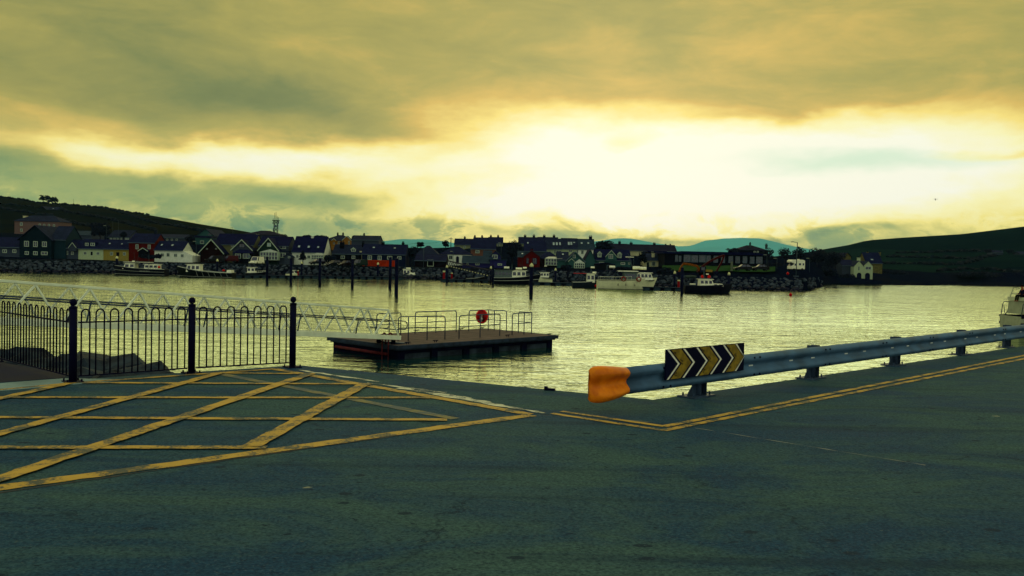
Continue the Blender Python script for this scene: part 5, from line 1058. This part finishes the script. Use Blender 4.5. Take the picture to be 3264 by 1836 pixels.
# boat at the right edge of the picture with a person on its roof
B12 = Boat('white motor cruiser with rails moored beyond the crash barrier', 3224, 3620, 0, 1, M('cruiser_white', .46, .48, .36), (1.9, 1.45), 3.2, D=64); B12.yw = P(3230, 1, 64) and 1070; B12.yw = 873 + 4.5 / B12.s
B12.stripe(.97, NAVY, .09).stripe(.62, NAVY, .10, 'rubber_fender', 1.0).stripe(.2, NAVY, .08, 'rubber_fender', .9)
B12.cabin(3244, 3420, 959, 1000, 4, w_=1.2, rake=.1, roof=.0, m=M('cruiser_white', .46, .48, .36)); b = MB(); xa, xb = B12.X(3241), B12.X(3425); zz = B12.Z(958)
b.prism([(xa, -1.25, zz), (xb, -1.25, zz), (xb - .2, -1.0, zz + .25), (xa + .15, -1.0, zz + .25)], (0, 2.4, 0)); b.build('flybridge_roof', M('cruiser_white', .46, .48, .36), B12.T)
for sg_ in (-1, 1):
    z1 = B12.Z(963); MB().tube([(B12.X(3226), sg_ * 1.3, 1.4), (B12.X(3231), sg_ * 1.3, z1 - .15), (B12.X(3235), sg_ * 1.3, z1), (B12.X(3288), sg_ * 1.3, z1 + .1)], .03, 6).build('stern_frame', MST, B12.T); MB().tube([(B12.X(3240), sg_ * 1.3, 1.4), (B12.X(3234), sg_ * 1.3, z1 - .3)], .025, 5).build('frame_brace', MST, B12.T); MB().tube([(B12.X(3240), sg_ * 1.3, 1.45), (B12.X(3260), sg_ * 1.25, z1)], .03, 5).build('frame_brace', MST, B12.T)
    MB().tube([(B12.X(3248), sg_ * 1.1, zz + .2), (B12.X(3259), sg_ * 1.1, zz + .95), (B12.X(3280), sg_ * 1.1, zz + .9)], .025, 5).build('roof_rail', MST, B12.T); MB().tube([(B12.X(3253), sg_ * 1.1, zz + .5), (B12.X(3280), sg_ * 1.1, zz + .45)], .02, 5).build('roof_rail', MST, B12.T)

# ---- person seated on that roof
SKIN = M('skin', .42, .22, .14, .6); JKT = M('blue_jacket', .008, .010, .075, .8); TRS = M('dark_trousers', .012, .012, .02, .85); HAIR = M('dark_hair', .03, .02, .016, .7)
pl = Vector(B12.T.location) + Vector((B12.X(3258), -.2, zz + .27)); per = thing('person', 'person in a blue jacket seated on the cruiser roof, facing left', 'person', pl)
def skinned(name, vs, es, rad, m, root=0):
    me = bpy.data.meshes.new(name); me.from_pydata(vs, es, []); me.materials.append(m); o = bpy.data.objects.new(name, me); col.objects.link(o); o.parent = per
    sk = o.modifiers.new('skin', 'SKIN'); sk.use_smooth_shade = True
    for i, d_ in enumerate(me.skin_vertices[0].data): d_.radius = rad[i] if isinstance(rad[i], tuple) else (rad[i], rad[i]); d_.use_root = i == root
    sb = o.modifiers.new('sub', 'SUBSURF'); sb.levels = sb.render_levels = 2; return o
vs = [(0, 0, .10), (-.02, 0, .32), (-.05, 0, .52), (-.08, 0, .62), (-.10, 0, .72), (-.11, 0, .83), (-.05, -.19, .50), (-.14, -.24, .27), (-.36, -.16, .22), (-.05, .19, .50), (-.14, .24, .27), (-.36, .16, .22),
      (-.05, -.1, .09), (-.42, -.13, .12), (-.48, -.13, -.28), (-.05, .1, .09), (-.42, .13, .12), (-.48, .13, -.28), (-.58, -.13, -.30), (-.58, .13, -.30)]
es = [(0, 1), (1, 2), (2, 3), (3, 4), (4, 5), (2, 6), (6, 7), (7, 8), (2, 9), (9, 10), (10, 11), (0, 12), (12, 13), (13, 14), (0, 15), (15, 16), (16, 17), (14, 18), (17, 19)]
rad = [(.14, .16), (.12, .16), (.10, .17), .055, .085, .075, .06, .045, .032, .06, .045, .032, .09, .06, .045, .09, .06, .045, .04, .04]
skinned('body', vs, es, rad, SKIN)
skinned('jacket', [tuple(v) for v in vs[:3]] + vs[6:8] + [(-.32, -.17, .225)] + vs[9:11] + [(-.32, .17, .225)], [(0, 1), (1, 2), (2, 3), (3, 4), (4, 5), (2, 6), (6, 7), (7, 8)], [(.16, .19), (.145, .19), (.125, .2), .08, .064, .05, .08, .064, .05], JKT)
skinned('trousers', [vs[0]] + vs[12:18], [(0, 1), (1, 2), (2, 3), (0, 4), (4, 5), (5, 6)], [(.15, .17), .105, .075, .06, .105, .075, .06], TRS)
MB().lathe([(.001, .09), (.05, .08), (.085, .04), (.098, -.01), (.09, -.05)], 14, (-.085, 0, .82)).build('hair', HAIR, per, smooth=True)
b = MB(); b.prism([(-.195, -.012, .76), (-.195, .012, .76), (-.188, .008, .80), (-.188, -.008, .80)], (.03, 0, 0)); b.build('nose', SKIN, per)

# ---- vehicles
TYRE = M('tyre', .006, .006, .012, .9); RIMM = M('rim', .10, .11, .12, .4); LAMP = M('headlamp_glass', .45, .45, .38, .2)
def car(label, px, yb, D, yaw, m, kind='hatch', L=4.1, W=1.72, Ht=1.48):
    p = P(px, yb, D); T = thing('parked_car' if kind != 'van' else 'parked_van', label, 'van' if kind == 'van' else 'car', p, yaw, 'vehicles parked along the shore'); l = L / 2; w_ = W / 2      # front towards -x
    low = [(-l, .30), (l, .30), (l, .85), (l - .05, .95), (-l * .42, .93), (-l * .95, .72), (-l, .55)]
    up = {'hatch': [(-l * .45, .90), (-l * .08, Ht), (l * .62, Ht), (l * .95, .92)], 'saloon': [(-l * .42, .90), (-l * .08, Ht), (l * .4, Ht), (l * .72, .92)], 'van': [(-l * .62, .88), (-l * .34, Ht), (l * .97, Ht), (l * .98, .9)]}[kind]
    MB().prism([(x, -w_, z) for x, z in low], (0, W, 0)).build('body', m, T, bevel=.08)
    tw = w_ * .84; vs = [(up[0][0], -w_ * .97, up[0][1]), (up[3][0], -w_ * .97, up[3][1]), (up[3][0], w_ * .97, up[3][1]), (up[0][0], w_ * .97, up[0][1]), (up[1][0], -tw, up[1][1]), (up[2][0], -tw, up[2][1]), (up[2][0], tw, up[2][1]), (up[1][0], tw, up[1][1])]
    MB().add(vs, [(0, 1, 5, 4), (1, 2, 6, 5), (2, 3, 7, 6), (3, 0, 4, 7), (4, 5, 6, 7), (3, 2, 1, 0)]).build('cabin', m, T, bevel=.05)
    def lerp(a_, c_, f): return tuple(a_[i] + (c_[i] - a_[i]) * f for i in range(3))
    def pane(q, name, n):      # inset pane just proud of a cabin side
        c_ = lerp(lerp(q[0], q[2], .5), lerp(q[1], q[3], .5), .5); q = [Vector(lerp(c_, x, .84)) + Vector(n) * .012 for x in q]; MB().prism(q, Vector(n) * .008).build(name, GLASS, T)
    pane((vs[3], vs[0], vs[4], vs[7]), 'windscreen', (-1, 0, .4)); pane((vs[1], vs[2], vs[6], vs[5]), 'rear_window', (1, 0, .2))
    e = .38 if kind == 'van' else 1.
    for sg_, q in ((-1, (vs[0], vs[1], vs[5], vs[4])), (1, (vs[3], vs[2], vs[6], vs[7]))): pane((q[0], lerp(q[0], q[1], e * .52), lerp(q[3], q[2], e * .52), q[3]), 'side_window', (0, sg_, .1)); (kind != 'van') and pane((lerp(q[0], q[1], .52), q[1], q[2], lerp(q[3], q[2], .52)), 'side_window', (0, sg_, .1))
    for x in (-l * .62, l * .62):
        for sg_ in (-1, 1):
            y_ = sg_ * (w_ - .10); wh = MB().tube([(x, y_ - .1, .31), (x, y_ + .1, .31)], .31, 16).build('wheel', TYRE, T); MB().tube([(x, y_ + sg_ * .085, .31), (x, y_ + sg_ * .115, .31)], .19, 12).build('rim', RIMM, wh)
    for sg_ in (-1, 1): MB().obox((-l * .97, sg_ * w_ * .72, .66), (.05, 0, .02), (0, .16, 0), (0, 0, .07)).build('headlight', LAMP, T)
    MB().obox((-l - .02, 0, .45), (.012, 0, 0), (0, .26, 0), (0, 0, .055)).build('number_plate', LAMP, T); return T
def paint(n, r, g, b_): return M(n, r, g, b_, .4, var=.08, spec=.12)
WV = paint('van_white', .78, .77, .56)
car('long black people-carrier parked side-on before the dark red gable', 686, 836, 229, R(8), paint('car_black', .005, .006, .02), 'van', 5.0, 1.9, 1.75)
car('red van parked behind the black people-carrier', 734, 836, 233, R(8), paint('van_red', .14, .008, .02), 'van', 4.4, 1.8, 1.8)
car('white van parked facing the water', 818, 843, 221, R(78), WV, 'van', 4.6, 1.9, 1.95)
car('dark hatchback under the white conservatory, first of the parked row', 1011, 844, 228, R(40), paint('car_slate', .020, .028, .045)); car('dark blue car, second of the parked row', 1064, 848, 226, R(55), paint('car_blue', .016, .026, .050)); car('dark maroon car, third of the parked row', 1101, 849, 226, R(50), paint('car_maroon', .045, .016, .028), 'saloon')
car('green van beside the orange hoarding', 1146, 850, 226, R(52), paint('van_green', .012, .07, .055), 'van', 4.3, 1.85, 1.85)
car('dark estate car on the grass-edge parking before the school', 2367, 863, 208, R(4), paint('car_dark', .008, .010, .025)); car('dark car parked nearer the motorhome', 2422, 863, 208, R(4), paint('car_dark', .008, .010, .025), 'saloon')
# motorhome
p = P(2537, 863, 208); mh = thing('motorhome', 'white motorhome with overcab parked above the breakwater', 'motorhome', p, R(14), None); L2 = 1.75
MB().prism([(-1.75, -1., .4), (1.75, -1., .4), (1.75, -1., 2.45), (1.2, -1., 2.6), (-1.5, -1., 2.6), (-1.85, -1., 2.35), (-1.85, -1., 1.95), (-1.1, -1., 1.75), (-1.1, -1., 1.4), (-1.75, -1., 1.05)], (0, 2., 0)).build('body', WV, mh, bevel=.06)
MB().prism([(-1.72, -.85, 1.12), (-1.72, .85, 1.12), (-1.2, .82, 1.7), (-1.2, -.82, 1.7)], (-.03, 0, .03)).build('windscreen', GLASS, mh)
for x0_, x1_, z0_, z1_ in ((-1.0, -.5, 1.2, 1.7), (.1, .7, 1.3, 1.8), (1.1, 1.5, 1.3, 1.8)): MB().box(x0_, x1_, -1.03, -.99, z0_, z1_).build('side_window', GLASS, mh)
for x in (-1.15, 1.05):
    for y_ in (-.9, .9): MB().tube([(x, y_ - .1, .33), (x, y_ + .1, .33)], .33, 14).build('wheel', TYRE, mh)
MB().box(.2, .7, -.3, .3, 2.6, 2.75).build('roof_vent', WV, mh)
# ---- excavators
def excavator(label, D, body, cab, boom, m, mb, xc, yb):
    p = P(xc, yb, D); T = thing('excavator', label, 'excavator', p); f = lambda x, y: P(x, y, D) - p
    def limb(pts, r, name, mm):
        for a_, c_ in zip(pts, pts[1:]): a2, c2 = f(*a_), f(*c_); d_ = (c2 - a2); n_ = d_.normalized().cross(Vector((0, 1, 0))); MB().obox((a2 + c2) / 2, d_ / 2 * 1.04, (0, .22, 0), n_ * r).build(name, mm, T, bevel=.05)
    limb(boom[0], .24, 'boom', m); limb(boom[1], .18, 'stick', m); q = f(*boom[1][-1]); MB().prism([q + Vector((-.5, -.5, .1)), q + Vector((.4, -.5, .1)), q + Vector((.45, -.5, -.5)), q + Vector((0, -.5, -.8)), q + Vector((-.5, -.5, -.5))], (0, 1., 0)).build('bucket', NAVY, T)
    x0, x1, y0, y1 = body; a_, c_ = f(x0, y1), f(x1, y0); MB().box(a_.x, c_.x, -1., 1., a_.z, c_.z).build('engine_house', mb, T, bevel=.12)
    x0, x1, y0, y1 = cab; a_, c_ = f(x0, y1), f(x1, y0); o = MB().box(a_.x, c_.x, -1., -.1, a_.z, c_.z).build('cab', NAVY, T, bevel=.06); MB().box(a_.x + .15, c_.x - .15, -1.03, -.98, a_.z + .5, c_.z - .15).build('cab_window', GLASS, o)
    x0, x1 = cab[0], body[1]; a_, c_ = f(x0, yb), f(x1, yb - 8)
    for y_ in (-1.1, .75): MB().box(a_.x, c_.x, y_, y_ + .45, -.3, c_.z + .1).build('track', TYRE, T, bevel=.2)
XY, XR = M('digger_yellow', .30, .15, .02, .6, var=.35), M('digger_red', .14, .012, .014, .6, var=.35)
excavator('yellow excavator with its arm arched over the breakwater', 196, (2246, 2268, 860, 869), (2230, 2246, 850, 868), ([(2230, 862), (2222, 848), (2200, 843), (2180, 840)], [(2180, 839), (2170, 852), (2164, 868)]), XY, M('digger_cream', .34, .27, .10), 2248, 876)
excavator('red long-reach excavator with its boom raised before the school', 203, (2222, 2236, 858, 868), (2236, 2248, 850, 866), ([(2236, 852), (2262, 833), (2290, 820), (2308, 814)], [(2309, 813), (2300, 836), (2283, 866)]), XR, XR, 2240, 876)
# ---- lamps, poles, mast
def lamp(label, px, yb, yt, D, arm=0., r=.07, lamp_m=None, name='street_lamp', cat='street lamp', lean=0.):
    p = P(px, yb, D); h = P(px, yt, D).z - p.z; T = thing(name, label, cat, p); MB().tube([(0, 0, -.5), (lean, 0, h)], r, 8, r * .7).build('column', MST, T, smooth=True)
    if name == 'street_lamp':
        if arm: MB().tube([(lean, 0, h - .05), (lean + arm, 0, h + .05)], .05, 6).build('arm', MST, T)
        MB().obox((lean + arm, 0, h + .06), (.35 if arm else .18, 0, 0), (0, .14, 0), (0, 0, .07)).build('lamp_head', lamp_m or MST, T)
    return T
LH = M('lamp_head_pale', .35, .38, .30)
T = lamp('tall street lamp with long side arm beside the motorhome', 2537, 882, 772, 198, -1.1, .12, lean=.1); MB().box(.2, .55, -.15, .15, 6.5, 6.8).build('bracket', NAVY, T); MB().box(-.5, .5, -.5, .5, -.4, .25).build('base_block', STONE, T)
for l, px, yb, yt, D in [('thin street lamp at the right end of the school', 2444, 846, 813, 228), ('short street lamp left of the motorhome', 2476, 852, 824, 224), ('short street lamp right of the motorhome', 2580, 862, 824, 230), ('street lamp beside the clubhouse trees', 339, 766, 720, 262), ('street lamp by the purple flat extension', 1597, 822, 775, 255), ('street lamp by the white arched-door house', 1444, 848, 802, 236), ('street lamp on the dark roofline below the skyline house', 2084, 855, 804, 238), ('street lamp near the white lean-to cottage', 625, 830, 770, 228), ('street lamp above the church-like hall roof', 742, 748, 726, 320)]: lamp(l, px, yb, yt, D, -.5, .06, LH)
for l, px, yb, yt, D in [('left of two thin white flagpoles above the clubhouse', 359, 762, 705, 268), ('right of two thin white flagpoles above the clubhouse', 377, 762, 706, 268)]: lamp(l, px, yb, yt, D, 0, .05, name='flagpole', cat='flagpole')
for l, px, yb, yt, D in [('pale lamp column in front of the low purple building', 1350, 850, 789, 234), ('dark radio pole on the left hill skyline', 234, 655, 633, 690), ('short pole on the left hill skyline', 308, 664, 652, 690), ('pole where the left hill starts to drop', 260, 658, 650, 690)]: lamp(l, px, yb, yt, D, 0, .09, name='pole', cat='pole')
WOOD = M('pole_wood', .02, .02, .03)
def upole(label, px, yb, yt, D):
    p = P(px, yb, D); h = P(px, yt, D).z - p.z; T = thing('utility_pole', label, 'utility pole', p); MB().tube([(0, 0, -1), (0, 0, h)], .15, 8, .11).build('pole', WOOD, T); MB().obox((0, 0, h - .4), (.7, 0, 0), (0, .06, 0), (0, 0, .06)).build('crossarm', WOOD, T); return p + Vector((0, 0, h - .35))
q1 = upole('utility pole with wires above the yellow bungalow', 1330, 825, 771, 270); q2 = upole('taller utility pole on the skyline with wires both ways', 1437, 795, 757, 285); q0 = P(1215, 773, 285); q3 = P(1480, 766, 310)
for l, a_, c_ in (('overhead wire from the navy cottages to the yellow bungalow pole', q0, q1), ('overhead wire between the two utility poles', q1, q2), ('overhead wire from the taller pole to the hill terrace', q2, q3)):
    tag(MB().tube([a_ + (c_ - a_) * i / 10 - UP * .6 * math.sin(math.pi * i / 10) for i in range(11)], .03, 4).build('overhead_wire', WOOD), l, 'wire')
p = P(879, 756, 312); tm = thing('phone_mast', 'lattice phone mast with dishes and whip aerials behind the roofs', 'mast', p - UP * 3); f = lambda x, y: P(x, y, 312) - p + UP * 3; LAT = M('lattice_steel', .02, .03, .045)
zt2 = f(879, 703).z; b = MB(); w_ = .62
for i in (-1, 1):
    for j in (-1, 1): MB().tube([(i * w_, j * w_, 0), (i * w_ * .9, j * w_ * .9, zt2)], .10, 5).build('leg', LAT, tm)
for k in range(7):
    z = zt2 * k / 7; z2 = zt2 * (k + 1) / 7
    for j in (-1, 1): MB().tube([(-w_, j * w_, z), (w_, j * w_, z2)], .06, 4).build('brace', LAT, tm); MB().tube([(w_, j * w_, z), (-w_, j * w_, z2)], .06, 4).build('brace', LAT, tm)
for x, y0, y1 in ((871, 712, 696), (876, 703, 678), (880, 703, 676), (884, 704, 690), (888, 712, 692)): MB().tube([f(x, y0), f(x, y1)], .07, 5).build('aerial', LAT, tm)
MB().obox((0, 0, zt2), (1.1, 0, 0), (0, 1., 0), (0, 0, .1)).build('head_frame', LAT, tm)
for x, y, r in ((879, 722, .42), (887, 720, .3)): c_ = f(x, y) + Vector((0, -1, 0)); MB().tube([c_, c_ + Vector((0, .25, 0))], r, 14).build('dish', GUT, tm)
for x, y0, y1 in ((870, 708, 714), (888, 706, 713), (871, 728, 738)): c_ = f(x, (y0 + y1) / 2); MB().obox(c_, (.12, 0, 0), (0, .1, 0), (0, 0, abs(y1 - y0) * 312 / F / 2)).build('panel_antenna', GUT, tm)
# ---- small things
def ballthing(label, px, py, D, r, z=None, name='buoy', cat='buoy', m=FEN):
    p = P(px, py, D); b = MB(); b.lathe([(r * math.sin(R(a)) + .001, r - r * math.cos(R(a))) for a in range(0, 181, 15)] + [(.05, 2 * r), (.05, 2 * r + .12)], 14, (p.x, p.y, p.z - r)); tag(b.build(name, m, smooth=True), label, cat)
BUOY = M('buoy_red', .50, .012, .03, .4); d_ = G(2520, 943, 0).y; ballthing('red mooring buoy floating beyond the breakwater head', 2520, 939.5, d_, .27, m=BUOY); ballthing('red ball marker on the breakwater below the motorhome', 2511, 872, 192, .3, name='ball_marker', cat='marker', m=BUOY)
def rpost(label, px, yb, yt, D, w_=.22):
    p = P(px, yb, D); h = P(px, yt, D).z - p.z; T = thing('safety_post', label, 'safety post', p, 0, 'red safety posts'); MB().box(-w_, w_, -w_, w_, -.3, h * .8).build('box', M('post_red', .36, .04, .05), T, bevel=.04); MB().box(-w_ * 1.1, w_ * 1.1, -w_ * 1.1, w_ * 1.1, h * .8, h).build('top', CAPW, T)
for a in [('red safety post left of the marina gangway', 1415, 885, 863, 201, .24), ('red safety post under the marina gangway', 1440, 884, 869, 201, .2), ('red safety post on the walkway right of the white launch', 2163, 911, 892, 168, .2), ('small red post by the second black pile', 950, 874, 861, 206, .14)]: rpost(*a)
p = P(2332, 860, 205); T = thing('stone_pillar', 'pale upright stone marker on the school lawn', 'pillar', p); MB().box(-.22, .22, -.2, .2, -.3, 1.9).build('shaft', M('pale_stone', .24, .26, .20), T, bevel=.03)
p = P(2202, 882, 190); vs, fs = lump(7, 2, .2, (1.3, 1, .5)); tag(MB().add([p + Vector((v.x * 1.1, v.y * 1., v.z * .9)) for v in vs], fs).build('gravel_heap', M('gravel', .12, .15, .13)), 'pale gravel heap below the yellow excavator', 'gravel heap')
p = P(795, 842, 222); T = thing('notice_board', 'small pale notice board on two posts left of the white van', 'sign', p)
for x in (-.25, .25): MB().tube([(x, 0, -.3), (x, 0, 2.2)], .05, 6).build('post', MST, T)
MB().box(-.35, .35, -.05, .0, 1.7, 2.2).build('board', GUT, T)
p = P(2982, 636, 150); T = thing('gull', 'tiny gull flying above the right hill', 'bird', p); BRD = M('gull_grey', .2, .2, .17); MB().lathe([(.01, -.2), (.06, -.05), (.05, .1), (.01, .22)], 8).build('body', BRD, T)
for sg_ in (-1, 1): MB().prism([(0, -.07, 0), (sg_ * .25, -.05, .10), (sg_ * .5, .05, .02), (sg_ * .25, .07, .09), (0, .08, 0)], (0, 0, .015)).build('wing', BRD, T)
